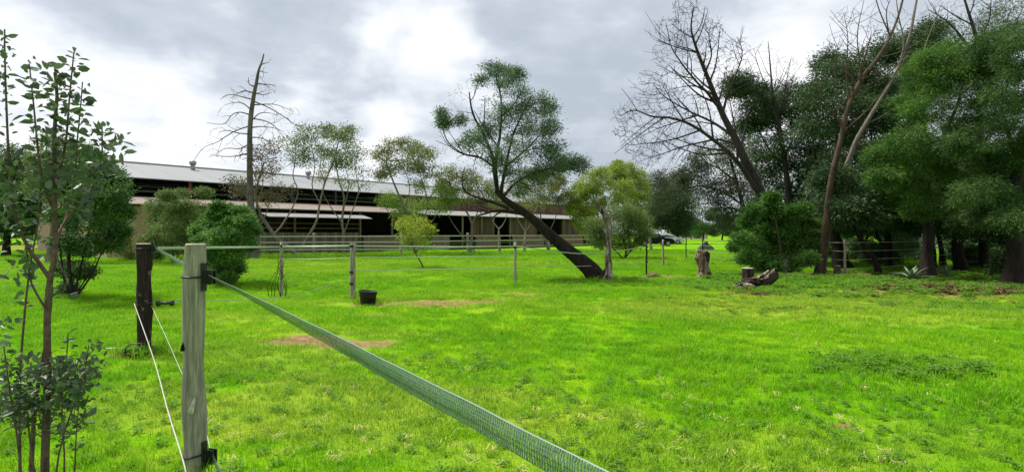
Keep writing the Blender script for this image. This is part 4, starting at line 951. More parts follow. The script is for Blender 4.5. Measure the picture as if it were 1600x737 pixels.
# ------------------------------------------------------------------ hero: leaning wattle
HD = 18.0; hb0 = G(938, 438)
tree('leaning_tree', 'tall feathery tree whose thick dark trunk leans steeply left across the field', 'tree', hb0,
     [on_ground(L(HD, .30, .12, (945, 444), (915, 415), (880, 385), (845, 352), (815, 328), (790, 312), (775, 297)), hb0),
      L(HD, .11, .03, (777, 299), (772, 262), (768, 240), (757, 212), (745, 190), (736, 165), (733, 145)),
      L(HD, .10, .03, (776, 298), (774, 262), (780, 220, .3), (784, 190, .3), (782, 150, .4), (775, 120, .4)),
      L(HD, .09, .02, (782, 302), (790, 262, -.2), (800, 215, -.4), (815, 180, -.5), (830, 150, -.5)),
      L(HD, .09, .02, (786, 306), (808, 284, .5), (840, 268, .6), (868, 262, .7), (900, 256, .8)),
      L(HD, .06, .02, (790, 262, -.2), (820, 235, .2), (845, 210, .5), (862, 180, .6)),
      L(HD, .06, .02, (774, 262), (748, 246, -.3), (722, 240, -.4), (700, 222, -.4), (690, 195, -.4)),
      L(HD, .11, .035, (822, 333), (800, 330), (775, 329), (758, 334), (745, 337)),
      L(HD, .08, .02, (795, 327), (770, 316), (745, 308), (728, 300), (722, 282), (726, 262)),
      L(HD, .03, .01, (772, 330), (750, 322, -.2), (735, 323, -.2)),
      L(HD, .05, .015, (808, 284, .5), (830, 290, .3), (850, 286, .2))],
     P(HD, (770, 108, 15), (786, 116, 20), (803, 120, 13), (753, 127, 6, None, .5), (800, 150, 30, None, 1.4), (828, 158, 27, None, 1.3), (852, 165, 15), (843, 196, 25, None, 1.2), (812, 186, 30, None, 1.3), (778, 184, 24),
       (756, 206, 15), (865, 230, 12, None, .6), (850, 243, 17), (871, 258, 15), (898, 257, 17, None, 1.6), (880, 252, 14), (828, 268, 20), (845, 275, 15), (802, 276, 14, None, .6), (768, 240, 17), (795, 236, 24), (742, 214, 12, None, .7), (718, 190, 9, None, .6),
       (694, 192, 8), (691, 176, 5, None, .5), (727, 228, 12, None, .6), (818, 220, 28, None, 1.0), (860, 200, 12, None, .8), (785, 262, 14, None, .6), (812, 300, 9, None, .3), spread=.9, seed=2),
     M['bark_dark'], M['leaf_hero'], seed=5, sub=3, subtrunk=False, per_puff=40, leaves=36, leaf=(.085, .024), spray=.09, shell=.35, px_=1.25, pz=.9, twig_r=.006, seg=7, jit=.18, tipr=.004, dirmode='out')
# bare curved twigs on its windward side belong to the same tree: added as a part
_h = [o for o in COL.objects if o.name == 'leaning_tree'][0]
tv, tf, _, _ = grow(31, [L(HD, .03, .008, (757, 212), (745, 190), (736, 165), (733, 148)), L(HD, .035, .01, (748, 246, -.3), (722, 240, -.4), (700, 226, -.4), (688, 205, -.4))],
                    P(HD, (722, 135, 15), (712, 150, 14), (708, 170, 12), (740, 130, 12), (730, 160, 14), (690, 215, 12), (700, 235, 14), (715, 225, 14), (720, 250, 15), (745, 262, 15), (735, 280, 12), spread=.5, seed=4), per_puff=14, leaves=0, twig_r=.004, seg=8, jit=.45, sag=.12, tipr=.003, flare=False)
mesh_obj('bare_twigs', tv, tf, M['bark_dark'], _h, True, hb0)
# bleached dead stem rising from the same root
db_ = G(950, 440)
ds = empty('dead_snag', db_, 'bleached leafless dead stem standing at the foot of the leaning tree', 'dead tree')
def q_(px, py, dd=0): return tuple(W(px, py, db_[1] + dd) - db_)
rough_log('stem', [q_(948, 445), q_(951, 425), q_(950, 400), q_(951, 375), q_(950, 352), q_(947, 340), q_(938, 325), q_(931, 314)], [.22, .12, .09, .10, .09, .10, .075, .045], M['bleached'], 51, ds, k=18, amp=.16, n=60)
rough_log('broken_branch', [q_(949, 348), q_(944, 342, -.1), q_(941, 333, -.1)], [.05, .045, .02], M['bleached'], 52, ds, k=12, amp=.3, n=14)
rough_log('split_bark', [q_(940, 442), q_(944, 432, .1), q_(946, 420, .1)], [.16, .12, .04], M['bark_dark'], 53, ds, k=12, amp=.25, n=18)

# ------------------------------------------------------------------ dead conifer at the left
CD = 32.0; b = GD(395, CD)
cl_ = [on_ground(L(CD, .27, .05, (395, 405), (394, 350), (391, 300), (390, 250), (391, 200), (396, 155), (401, 128), (404, 112), (409, 97), (412, 84)), b)]
br = [[(396, 135), (389, 130), (388, 121)], [(402, 131), (418, 132), (431, 134)], [(405, 111), (418, 114)], [(393, 155), (380, 152), (366, 148), (353, 149), (344, 156)], [(396, 145), (382, 142), (370, 147), (361, 154)],
      [(390, 180), (376, 175), (362, 180), (349, 194), (323, 192)], [(390, 197), (372, 203), (358, 210), (341, 221), (318, 231), (303, 250)], [(391, 210), (372, 208), (355, 204), (343, 206)],
      [(395, 158), (416, 166), (443, 182), (463, 196), (480, 194)], [(398, 164), (415, 163), (432, 164), (459, 174)], [(392, 184), (416, 190), (432, 200), (446, 218)], [(391, 200), (410, 198), (428, 200), (444, 206)],
      [(390, 239), (372, 243), (350, 244), (329, 242)], [(390, 225), (375, 232), (352, 232), (338, 240)], [(391, 215), (405, 215), (422, 222), (430, 232)], [(400, 146), (412, 148), (424, 145)], [(407, 101), (414, 99), (420, 98)], [(390, 250), (400, 262), (412, 262)],
      [(393, 172), (380, 162), (368, 160), (352, 164)], [(392, 190), (405, 178), (418, 176), (434, 180)]]
r_ = random.Random(8)
for q in br:
    dd = r_.uniform(-1.8, 1.8); n = len(q); cl_.append(L(CD, .062, .018, *[(p[0], p[1], dd * i / (n - 1)) for i, p in enumerate(q)]))
tree('dead_conifer', 'tall leafless dead conifer with drooping bare branches in front of the stable', 'dead tree', b, cl_,
     P(CD, (372, 150, 14), (360, 185, 22), (345, 215, 22), (325, 225, 16), (420, 140, 12), (440, 185, 20), (420, 200, 20), (455, 180, 18), (360, 240, 20), (410, 230, 16), (400, 120, 10), spread=1, seed=3),
     M['bark_conifer'], None, seed=8, sub=2, sublen=.35, subtrunk=False, per_puff=16, leaves=0, twig_r=.014, tipr=.007, jit=.5, seg=6)

# ------------------------------------------------------------------ row of small trees in front of the stable
def small(label, base_px, d, limbs, puffs, bark, lm, seed, cat='tree', name='small_tree', group='small trees in front of the stable', **kw):
    b = GD(base_px, d); L2 = [on_ground(L(d, *limbs[0]), b)] + [L(d, *l) for l in limbs[1:]]
    a = dict(per_puff=12, leaves=30, leaf=(.12, .045), spray=.20, twig_r=.012, tipr=.006, jit=.3); a.update(kw); a['leaves'] = int(a['leaves'] * (1.5 if name == 'small_tree' else 1.35)); a['per_puff'] = int(a['per_puff'] * 1.25); a['leaf'] = (a['leaf'][0] * 1.1, a['leaf'][1] * 1.3)
    tree(name, label, cat, b, L2, P(d, *puffs, seed=seed), bark, lm, group, seed=seed, **a)
small('tree with two wavy bare limbs and thin grey green crown right of the dead conifer', 470, 35,
      [(.17, .08, (470, 406), (452, 388), (435, 375), (420, 355), (408, 335), (400, 310), (403, 285), (412, 255)), (.14, .05, (466, 400), (480, 372), (495, 345), (500, 318), (508, 285), (520, 255), (528, 225)),
       (.09, .03, (428, 366), (445, 345), (458, 322), (466, 300), (458, 275), (462, 245), (460, 215)), (.07, .025, (500, 318), (488, 290), (492, 260), (486, 225)), (.05, .02, (403, 285), (392, 262), (385, 250)), (.05, .02, (508, 285), (500, 262), (506, 240))],
      [(456, 226, 17), (478, 208, 14), (500, 214, 20), (490, 238, 17), (530, 226, 22), (545, 208, 12), (470, 250, 15), (512, 250, 18), (515, 205, 12), (538, 250, 14)], M['bark_grey'], M['leaf_mix'], 61, leaves=26, per_puff=16)
small('thin half bare brownish tree beside the dead conifer trunk', 405, 33,
      [(.09, .04, (412, 400), (404, 360), (398, 330), (380, 300)), (.05, .02, (404, 360), (420, 320), (425, 280), (418, 245)), (.05, .02, (398, 330), (410, 290), (408, 250), (402, 230))],
      [(375, 300, 15), (368, 285, 12), (392, 292, 16), (404, 240, 14), (420, 262, 16), (425, 232, 12), (440, 300, 14), (420, 310, 14), (410, 270, 14)], M['bark_grey'], M['leaf_brownish'], 62, leaves=14, per_puff=16)
small('slender many stemmed tree with sparse crown in the middle of the stable front', 537, 38,
      [(.12, .06, (537, 402), (536, 370), (535, 340), (538, 310), (530, 285), (524, 250)), (.08, .03, (537, 365), (548, 335), (560, 300), (556, 265), (560, 235)), (.07, .03, (535, 350), (518, 325), (505, 300), (510, 270)), (.06, .02, (536, 330), (545, 290), (540, 255), (548, 220))],
      [(548, 222, 15), (560, 238, 13), (535, 212, 12), (522, 240, 13), (555, 262, 16), (505, 275, 12), (538, 285, 14), (565, 285, 12, None, .5)], M['bark_grey'], M['leaf_olive'], 63, leaves=18, per_puff=14)
small('round topped yellow green tree left of the leaning tree crown', 652, 37,
      [(.14, .07, (652, 402), (648, 380), (640, 350), (632, 325), (618, 292), (606, 262)), (.09, .03, (646, 372), (662, 345), (668, 315), (660, 285), (652, 250)), (.07, .03, (668, 315), (684, 290), (690, 268)), (.06, .02, (632, 325), (640, 295), (632, 262), (628, 240)), (.05, .02, (640, 350), (612, 335), (598, 320))],
      [(598, 240, 15), (618, 228, 15), (612, 255, 16), (640, 232, 17), (655, 244, 18), (668, 240, 12), (640, 262, 15), (665, 265, 14), (600, 270, 12), (652, 290, 12, None, .6)], M['bark_grey'], M['leaf_olive'], 64, leaves=34, per_puff=18)
small('low bright leafy tree against the middle of the stable roof', 640, 39,
      [(.08, .03, (676, 402), (664, 370), (650, 345), (630, 325)), (.06, .02, (664, 370), (676, 345), (690, 325))],
      [(618, 318, 18), (605, 310, 13), (640, 322, 17), (665, 325, 16), (690, 320, 16), (705, 308, 14), (690, 298, 12), (630, 335, 12)], M['bark_grey'], M['leaf_bright'], 65, leaves=34, per_puff=16)
small('brownish tree partly hidden left of the leaning tree', 735, 40,
      [(.12, .06, (738, 402), (737, 372), (736, 345), (722, 320), (706, 295), (700, 275)), (.07, .03, (737, 352), (748, 325), (746, 295), (740, 275)), (.08, .04, (745, 398), (725, 372), (708, 350), (700, 335)), (.05, .02, (748, 325), (765, 305), (775, 290))],
      [(696, 275, 14), (712, 270, 15), (722, 290, 13), (738, 276, 14), (752, 290, 15), (770, 292, 13), (700, 295, 12), (735, 305, 14), (775, 310, 12), (690, 290, 10)], M['bark_grey'], M['leaf_olive'], 66, leaves=30, per_puff=18)
small('small pale V shaped tree before the brick stall front left of the leaning trunk', 781, 41,
      [(.13, .09, (781, 398), (780, 375), (779, 358)), (.07, .02, (779, 358), (770, 345), (764, 330), (757, 318)), (.07, .02, (779, 358), (786, 350), (792, 335), (790, 318)), (.04, .015, (770, 345), (776, 332), (778, 318))],
      [(765, 312, 12), (785, 308, 14), (778, 325, 12)], M['bark_pale'], M['leaf_olive'], 67, leaves=6, per_puff=18)
small('small forked grey tree just left of the leaning trunk', 819, 42,
      [(.15, .10, (819, 398), (820, 378), (821, 362)), (.07, .02, (821, 362), (812, 348), (806, 335), (800, 322)), (.07, .02, (821, 362), (830, 348), (834, 332), (842, 320)), (.05, .015, (821, 362), (822, 345), (820, 328))],
      [(806, 318, 12), (832, 318, 14), (820, 325, 12)], M['bark_pale'], M['leaf_olive'], 68, leaves=8, per_puff=18)
small('olive crowned tree behind the leaning trunk', 858, 46,
      [(.13, .06, (862, 396), (852, 372), (846, 345), (842, 315)), (.07, .03, (852, 372), (868, 340), (874, 310)), (.05, .02, (846, 345), (825, 318), (815, 300))],
      [(812, 292, 16), (832, 285, 18), (852, 292, 18), (875, 298, 18), (830, 308, 16), (858, 315, 16), (888, 312, 14), (845, 270, 12), (870, 282, 12)], M['bark_grey'], M['leaf_olive'], 69, leaves=46, per_puff=20, leaf=(.13, .04))
# young yellow sapling in the paddock
sbp = G(664, 421)
small('young yellow green sapling with a slanting thin stem in the middle of the paddock', 664, sbp[1],
      [(.035, .022, (664, 422), (657, 408), (650, 398), (644, 380), (642, 360), (645, 345)), (.015, .008, (650, 398), (656, 385), (662, 365)), (.015, .008, (644, 380), (634, 368), (630, 355)), (.012, .006, (655, 402), (657, 396), (658, 391))],
      [(644, 345, 11), (632, 355, 10), (655, 350, 12), (668, 360, 10), (640, 365, 13), (655, 368, 13), (638, 378, 8), (660, 380, 9), (628, 350, 7)], M['bark_brown'], M['leaf_sapling'], 70, name='sapling', group=None, leaves=15, leaf=(.10, .032), spray=.10, twig_r=.004, per_puff=16)

# yellow green trees right of the stable
small('bright yellow green bushy tree behind the bleached dead stem', 940, 47,
      [(.16, .08, (940, 396), (938, 360), (932, 325), (925, 300)), (.1, .04, (938, 360), (955, 330), (965, 295)), (.08, .03, (938, 370), (915, 345), (900, 315))],
      [(903, 303, 17), (920, 288, 18), (940, 280, 17), (962, 275, 18), (925, 312, 22), (950, 305, 22), (900, 325, 14), (935, 335, 20), (975, 300, 18), (915, 345, 14)], M['bark_grey'], M['leaf_yellow'], 71, group='yellow green trees right of the stable', leaves=34, per_puff=40, leaf=(.15, .05), spray=.15, pz=1.15, shell=.3)
small('taller pale green tree with upswept leafy shoots right of the dead stem', 985, 49,
      [(.16, .07, (985, 395), (980, 350), (972, 310), (968, 280)), (.09, .03, (980, 350), (995, 315), (1000, 280))],
      [(966, 270, 13), (985, 268, 13), (1000, 282, 14), (982, 288, 17), (1003, 300, 14), (975, 312, 18), (998, 320, 16), (965, 262, 8), (990, 340, 15)], M['bark_grey'], M['leaf_yellow'], 72, group='yellow green trees right of the stable', leaves=30, per_puff=36, leaf=(.16, .045), spray=.14, pz=1.25, shell=.3)
small('large dark olive bush with low spreading foliage right of the dead stem', 975, 33,
      [(.09, .04, (975, 408), (978, 388), (968, 365)), (.07, .03, (976, 404), (990, 385), (1002, 365)), (.06, .03, (974, 404), (955, 385), (940, 368))],
      [(930, 350, 12), (945, 358, 18), (968, 350, 20), (990, 355, 20), (1008, 362, 13), (960, 375, 16), (985, 378, 16), (938, 375, 12), (1000, 345, 12), (928, 368, 8), (965, 335, 14), (985, 332, 12)], M['bark_brown'], M['leaf_mix'], 73, name='bush', cat='bush', group=None, leaves=60, per_puff=22, leaf=(.09, .035), spray=.18)
small('pale leaning tree trunk with thin olive crown beside the black car', 1018, 52,
      [(.16, .08, (1022, 389), (1014, 370), (1008, 350), (1012, 325), (1018, 300)), (.08, .03, (1010, 350), (998, 330), (994, 310)), (.07, .03, (1012, 330), (1028, 305), (1038, 285))],
      [(1018, 285, 16), (1035, 278, 16), (1025, 305, 18), (1000, 312, 12, None, .5), (1045, 300, 16), (1010, 330, 12, None, .5), (1035, 325, 16)], M['bark_pale'], M['leaf_pine'], 74, group='trees beside the parked cars', leaves=44, per_puff=22, leaf=(.15, .04), spray=.28)
small('dark green tree standing over the parked cars', 1062, 80,
      [(.25, .1, (1058, 382), (1056, 355), (1052, 325), (1050, 300))],
      [(1050, 290, 20), (1035, 320, 20), (1060, 315, 20), (1045, 342, 20), (1025, 345, 15), (1068, 340, 16), (1060, 355, 10)], M['bark_dark'], M['leaf_dark'], 75, group='trees beside the parked cars', leaves=90, per_puff=30, leaf=(.25, .09), spray=.5)

# ------------------------------------------------------------------ far tree belt (copies of two)
def copy_tree(o, loc, rz, sc, label):
    c = o.copy(); COL.objects.link(c); c.location = loc; c.rotation_euler = (0, 0, rz); c.scale = sc; c['label'] = label
    for ch in o.children:
        k = ch.copy(); COL.objects.link(k); k.parent = c
    return c
def far_proto(seed, lm, label, px, d, hgt_=6.5, wid=3.2):
    b = GD(px, d); rg = np.random.default_rng(seed); bs = np.array(b)
    limbs = [([bs + [0, 0, -.2], bs + [.2, 0, hgt_ * .35], bs + [0, .2, hgt_ * .75]], .22, .06)]
    for k in range(4): a = rg.uniform(0, 6.28); limbs.append(([bs + [.1, 0, hgt_ * .3], bs + [wid * .4 * math.cos(a), wid * .4 * math.sin(a), hgt_ * .6]], .10, .04))
    puffs = []
    for k in range(16):
        a = rg.uniform(0, 6.28); z = rg.uniform(.22, .92); rr = wid * math.sqrt(max(0.05, 1 - ((z - .5) / .5) ** 2)) * rg.uniform(.3, .85)
        puffs.append((bs + [rr * math.cos(a), rr * math.sin(a), z * hgt_], rg.uniform(.7, 1.2)))
    tv, tf, lv, lf = grow(seed, limbs, puffs, per_puff=22, leaves=46, leaf=(.26, .10), spray=.32, twig_r=.02, tipr=.01)
    o = empty('distant_tree', b, label, 'tree', 'distant trees behind the field'); mesh_obj('trunk', tv, tf, M['bark_dark'], o, True, b); mesh_obj('crown', lv, lf, lm, o, False, b); return o
pA = far_proto(81, M['leaf_bush'], 'rounded green tree on the skyline right of the parked cars', 1098, 110)
pB = far_proto(82, M['leaf_dark'], 'dark green tree at the far edge of the field beside the orange roof', 1128, 118)
spec = [(1150, 105, .8, 1), (1172, 100, .9, 0), (1205, 120, 1.1, 1), (1240, 112, 1.0, 0), (1275, 125, 1.2, 1), (1310, 110, 1.0, 0), (1345, 118, 1.1, 1), (1385, 96, 1.0, 0), (1420, 90, 1.0, 1), (1455, 84, 1.0, 0), (1490, 78, 1.0, 1),
        (1525, 74, 1.1, 0), (1560, 70, 1.1, 1), (1600, 66, 1.2, 0), (1650, 62, 1.2, 1), (1080, 125, .62, 0), (1330, 75, .8, 0), (1375, 70, .8, 1), (1505, 64, .75, 0), (1440, 60, .7, 0), (1400, 62, .75, 1), (1262, 90, .9, 0), (1300, 85, .9, 1)]
lab = ['green rounded tree far off %s', 'dark tree far off %s']
spec += [(14, 74, 1.1, 1), (62, 82, 1.0, 0), (128, 70, 1.0, 1), (172, 90, 1.2, 0)]
where = ['just right of the orange roof', 'above the covered drinker', 'left of the compound leaved bush', 'behind the compound leaved bush', 'behind the bush right side', 'between bush and bare trunks', 'left of the stout dark trunk',
         'right of the stout dark trunk', 'at the left palisade end', 'behind the left part of the palisade fence', 'behind the middle of the palisade fence', 'above the palisade rails left of the blue car', 'directly behind the blue car', 'right of the blue car', 'at the right edge of the photo',
         'low under the orange roof', 'between the leaning trunk and the dark trunk', 'near the slanting dark trunk', 'near the blue car', 'behind the aloe plants', 'left of the aloe plants', 'under the dead tree', 'behind the fork of bare trunks', 'at the left edge behind the near shrub', 'between the stems of the near shrub', 'behind the tall bush left of the dark post', 'beyond the left end of the stable']
for (px, d, s, k), w in zip(spec, where):
    copy_tree((pA, pB)[k], tuple(GD(px, d)), px * .37, (s * 1.15, s * 1.15, s * .95), lab[k] % w)

# ------------------------------------------------------------------ left background trees and bushes
def ltree(label, base_px, d, limbs, puffs, bark, lm, seed, **kw): small(label, base_px, d, limbs, puffs, bark, lm, seed, name=kw.pop('name', 'tree'), cat=kw.pop('cat', 'tree'), group=kw.pop('group', None), **kw)
ltree('dark tree behind the near leafy shrub at the left edge', 10, 36, [(.25, .1, (8, 402), (12, 350), (18, 300), (10, 255)), (.12, .05, (12, 350), (40, 310), (50, 280)), (.12, .05, (12, 350), (-20, 310), (-40, 280))],
      [(8, 245, 26), (35, 262, 24), (-15, 265, 28), (20, 290, 30), (50, 300, 22), (-30, 300, 28), (10, 330, 28), (48, 330, 20), (60, 285, 14), (-10, 350, 20), (30, 352, 18)], M['bark_dark'], M['leaf_dark'], 91, leaves=70, per_puff=26, leaf=(.14, .06), spray=.26)
ltree('pale green tree behind the near shrub beside the dark bush', 75, 28, [(.15, .07, (80, 412), (82, 360), (88, 300), (92, 240)), (.08, .03, (84, 340), (60, 300), (55, 250)), (.08, .03, (86, 320), (110, 280), (122, 240))],
      [(90, 230, 22), (112, 238, 20), (65, 250, 18), (130, 262, 18), (85, 270, 24), (110, 290, 22), (60, 290, 20), (125, 235, 12)], M['bark_grey'], M['leaf_mix'], 92, leaves=40, per_puff=22, leaf=(.10, .045), spray=.2)
db2 = G(115, 470)
ltree('tall dark green bush on the lawn left of the dark post', 115, db2[1], [(.05, .03, (112, 470), (110, 430), (105, 380), (108, 320), (112, 270)), (.04, .02, (116, 468), (125, 420), (140, 360), (150, 300), (155, 260)), (.035, .015, (118, 466), (140, 430), (160, 395), (175, 375)), (.04, .02, (112, 466), (98, 420), (92, 360), (96, 310)), (.03, .012, (114, 468), (132, 438), (150, 405))],
      [(112, 262, 16), (128, 245, 8), (150, 246, 7), (186, 285, 8), (192, 330, 8), (140, 262, 22), (165, 268, 18), (100, 295, 20), (130, 300, 28), (168, 300, 26), (105, 335, 22), (140, 340, 30), (175, 338, 22), (105, 380, 20), (135, 385, 24), (170, 375, 22), (108, 420, 16), (128, 425, 14), (185, 360, 12), (106, 450, 10), (186, 310, 10)],
      M['bark_dark'], M['leaf_bush'], 93, name='bush', cat='bush', leaves=26, per_puff=44, leaf=(.06, .028), spray=.06, shell=.35, twig_r=.006, tipr=.003)
ltree('light green bush under the left end of the stable roof', 270, 28, [(.05, .02, (272, 412), (270, 385), (262, 350), (255, 325)), (.05, .02, (272, 410), (290, 380), (300, 345), (305, 325)), (.04, .02, (270, 410), (250, 380), (238, 350))],
      [(250, 325, 20), (280, 320, 18), (305, 330, 20), (246, 350, 14), (268, 350, 26), (298, 358, 24), (250, 380, 22), (282, 385, 24), (318, 345, 14), (240, 372, 12), (242, 395, 10), (262, 306, 9), (318, 300, 9, None, .5), (285, 302, 7, None, .5)],
      M['bark_brown'], M['leaf_mix'], 94, name='bush', cat='bush', leaves=34, per_puff=46, leaf=(.085, .035), spray=.10, shell=.3)
b3 = G(352, 444)
ltree('rounded green bush behind the top of the grey fence post', 352, b3[1], [(.04, .02, (350, 445), (348, 415), (340, 380), (330, 350)), (.04, .02, (354, 444), (360, 410), (372, 370), (380, 345)), (.03, .015, (352, 442), (370, 420), (380, 400)), (.03, .015, (350, 442), (335, 415), (325, 395))],
      [(318, 352, 12), (335, 335, 9), (343, 345, 14), (356, 326, 9), (366, 345, 14), (384, 345, 11), (395, 358, 8), (322, 375, 14), (346, 370, 20), (376, 372, 18), (336, 395, 18), (362, 398, 20), (346, 420, 14), (366, 418, 12), (355, 434, 9), (390, 385, 8), (310, 362, 8), (330, 412, 9), (376, 330, 7), (340, 322, 5)],
      M['bark_brown'], M['leaf_fern'], 95, name='bush', cat='bush', leaves=24, per_puff=44, leaf=(.07, .03), spray=.06, shell=.35, twig_r=.006, tipr=.003)
ltree('low bush at the foot of the tan brick stable wall', 205, 30, [(.04, .02, (205, 410), (205, 385), (200, 360))], [(192, 350, 12), (192, 385, 14), (185, 372, 14), (232, 400, 8), (205, 398, 8)], M['bark_brown'], M['leaf_olive'], 96, name='bush', cat='bush', leaves=40, per_puff=22, leaf=(.08, .035), spray=.14)

# ------------------------------------------------------------------ right: the dead tree
DD = 21.8; b = GD(1218, DD + 1)
tree('dead_tree', 'large leaning dead tree with a wide fan of bare branches against the sky', 'dead tree', b,
     [on_ground(L(DD, .30, .03, (1220, 435, 1), (1207, 370, .5), (1197, 325), (1182, 285), (1163, 250), (1148, 215), (1130, 180), (1115, 145), (1102, 110), (1088, 75), (1080, 45), (1084, 12)), b),
      L(DD, .16, .02, (1190, 308), (1165, 270, -.3), (1140, 240, -.6), (1110, 215, -.8), (1080, 195, -1), (1050, 185, -1.2), (1020, 182, -1.3), (990, 172, -1.4), (968, 182, -1.4)),
      L(DD, .10, .015, (1148, 215), (1120, 195, .4), (1090, 180, .6), (1060, 165, .8), (1035, 148, .9), (1020, 130, 1)),
      L(DD, .10, .015, (1125, 170), (1105, 145, -.4), (1085, 125, -.6), (1065, 100, -.8), (1048, 70, -1), (1040, 35, -1)),
      L(DD, .09, .015, (1128, 178), (1138, 145, .3), (1150, 115, .5), (1160, 85, .6), (1152, 58, .7)),
      L(DD, .08, .012, (1150, 225), (1120, 218, .4), (1085, 225, .6), (1050, 235, .7), (1020, 245, .8), (1000, 252, .8)),
      L(DD, .06, .012, (1102, 112), (1112, 85, -.3), (1108, 55, -.4), (1114, 30, -.4)),
      L(DD, .06, .012, (1090, 180, .6), (1060, 190, .3), (1030, 200, .2), (1000, 215, 0)),
      L(DD, .07, .015, (1172, 265), (1150, 225, .8), (1145, 190, 1.0), (1160, 165, 1.1))],
     P(DD, (1000, 175, 32), (975, 180, 18), (1030, 160, 32), (1015, 130, 25), (1050, 125, 30), (1045, 80, 28), (1045, 45, 22), (1080, 30, 28), (1085, 70, 30), (1110, 50, 22), (1085, 110, 32), (1115, 90, 24), (1150, 75, 22), (1155, 105, 20), (1130, 120, 22),
       (1060, 195, 30), (1020, 210, 28), (990, 225, 20), (1010, 245, 22), (1040, 235, 22), (1075, 165, 28), (1110, 165, 24), (1090, 215, 24), (970, 205, 12), (1070, 8, 20), (1065, 60, 20), spread=.9, seed=6),
     M['bark_dead'], None, seed=14, per_puff=120, leaves=0, sub=10, twig_r=.012, tipr=.007, jit=.2, seg=8, sag=.05, pen=.16, first=.2)

# ------------------------------------------------------------------ right: the grove
def gtree(label, base_px, d, limbs, puffs, lm, seed, bark='bark_dark', **kw):
    b = GD(base_px, d); limbs = [(l[0] * .78, l[1] * .8) + tuple(l[2:]) for l in limbs]; L2 = [on_ground(L(d, *limbs[0]), b)] + [L(d, *l) for l in limbs[1:]]
    a = dict(pz=.85, px_=1.35, shell=.3, per_puff=38, leaves=90, leaf=(.15, .040), spray=.19, twig_r=.01, tipr=.005, jit=.3, dirmode='droop'); a.update(kw)
    tree('grove_tree', label, 'tree', b, L2, P(d, *puffs, spread=a.pop('spread', 1.4), seed=seed), M[bark], lm, 'trees of the dark grove at the right', seed=seed, **a)
gtree('brownish pine like tree with low drooping crown behind the dead tree', 1165, 30,
      [(.28, .10, (1170, 412), (1168, 370), (1160, 320), (1150, 280), (1140, 245)), (.12, .04, (1160, 320), (1130, 300), (1095, 290), (1070, 295)), (.12, .04, (1152, 285), (1120, 262), (1090, 255)), (.1, .04, (1165, 345), (1190, 320), (1210, 310)), (.1, .03, (1162, 330), (1130, 325), (1100, 330))],
      [(1085, 262, 20), (1110, 245, 24), (1140, 240, 24), (1095, 290, 22), (1125, 285, 26), (1155, 275, 26), (1110, 312, 20), (1145, 312, 26), (1170, 300, 24), (1140, 345, 18), (1165, 345, 22), (1068, 275, 12), (1150, 215, 18)], M['leaf_pine'], 101, leaves=48)
gtree('tall dark green tree behind and right of the dead tree', 1240, 27,
      [(.30, .12, (1242, 418), (1240, 370), (1235, 310), (1225, 250), (1215, 200)), (.14, .05, (1236, 310), (1265, 260), (1285, 210), (1292, 170)), (.1, .04, (1228, 260), (1200, 230), (1180, 190), (1165, 150)), (.1, .04, (1238, 330), (1205, 310), (1190, 290)), (.1, .03, (1225, 250), (1245, 200), (1250, 165))],
      [(1155, 125, 12), (1150, 140, 12), (1185, 165, 22), (1210, 155, 22), (1200, 185, 24), (1235, 150, 26), (1232, 190, 28), (1262, 180, 28), (1200, 225, 28), (1240, 235, 30), (1275, 225, 26), (1190, 262, 26), (1230, 275, 28), (1268, 265, 26), (1215, 305, 24), (1255, 305, 26), (1195, 325, 18), (1280, 140, 16), (1170, 195, 16), (1185, 140, 12)], M['leaf_dark'], 102, leaves=80)
gtree('dark green tree with a dome crown above the leaning bare trunks', 1318, 24,
      [(.46, .16, (1322, 420), (1308, 385), (1298, 350), (1300, 300), (1310, 240)), (.16, .05, (1300, 300), (1275, 250), (1270, 200)), (.18, .06, (1305, 280), (1335, 220), (1345, 160)), (.12, .05, (1310, 250), (1305, 190), (1300, 140)), (.1, .04, (1300, 330), (1345, 300), (1370, 280))],
      [(1290, 95, 16), (1305, 115, 22), (1330, 105, 24), (1350, 125, 24), (1285, 150, 26), (1315, 155, 30), (1350, 165, 28), (1280, 200, 26), (1315, 205, 22), (1352, 215, 26), (1290, 255, 22), (1330, 260, 28), (1300, 300, 28), (1340, 305, 30), (1280, 325, 24), (1320, 335, 22), (1370, 320, 24), (1375, 250, 24)], M['leaf_dark'], 103, leaves=90)
gtree('dark tree filling the upper middle of the grove', 1390, 25,
      [(.24, .12, (1392, 416), (1388, 380), (1385, 320), (1392, 250), (1400, 180)), (.12, .05, (1388, 300), (1365, 240), (1360, 180)), (.12, .05, (1392, 250), (1420, 190), (1430, 120)), (.1, .04, (1386, 320), (1420, 290), (1440, 270))],
      [(1375, 90, 22), (1400, 70, 24), (1425, 85, 24), (1375, 135, 26), (1410, 125, 28), (1440, 130, 26), (1370, 185, 24), (1405, 185, 28), (1380, 280, 26), (1415, 290, 28), (1370, 330, 24), (1405, 335, 26), (1440, 330, 26), (1450, 50, 20), (1425, 240, 26)], M['leaf_dark'], 104, leaves=85)
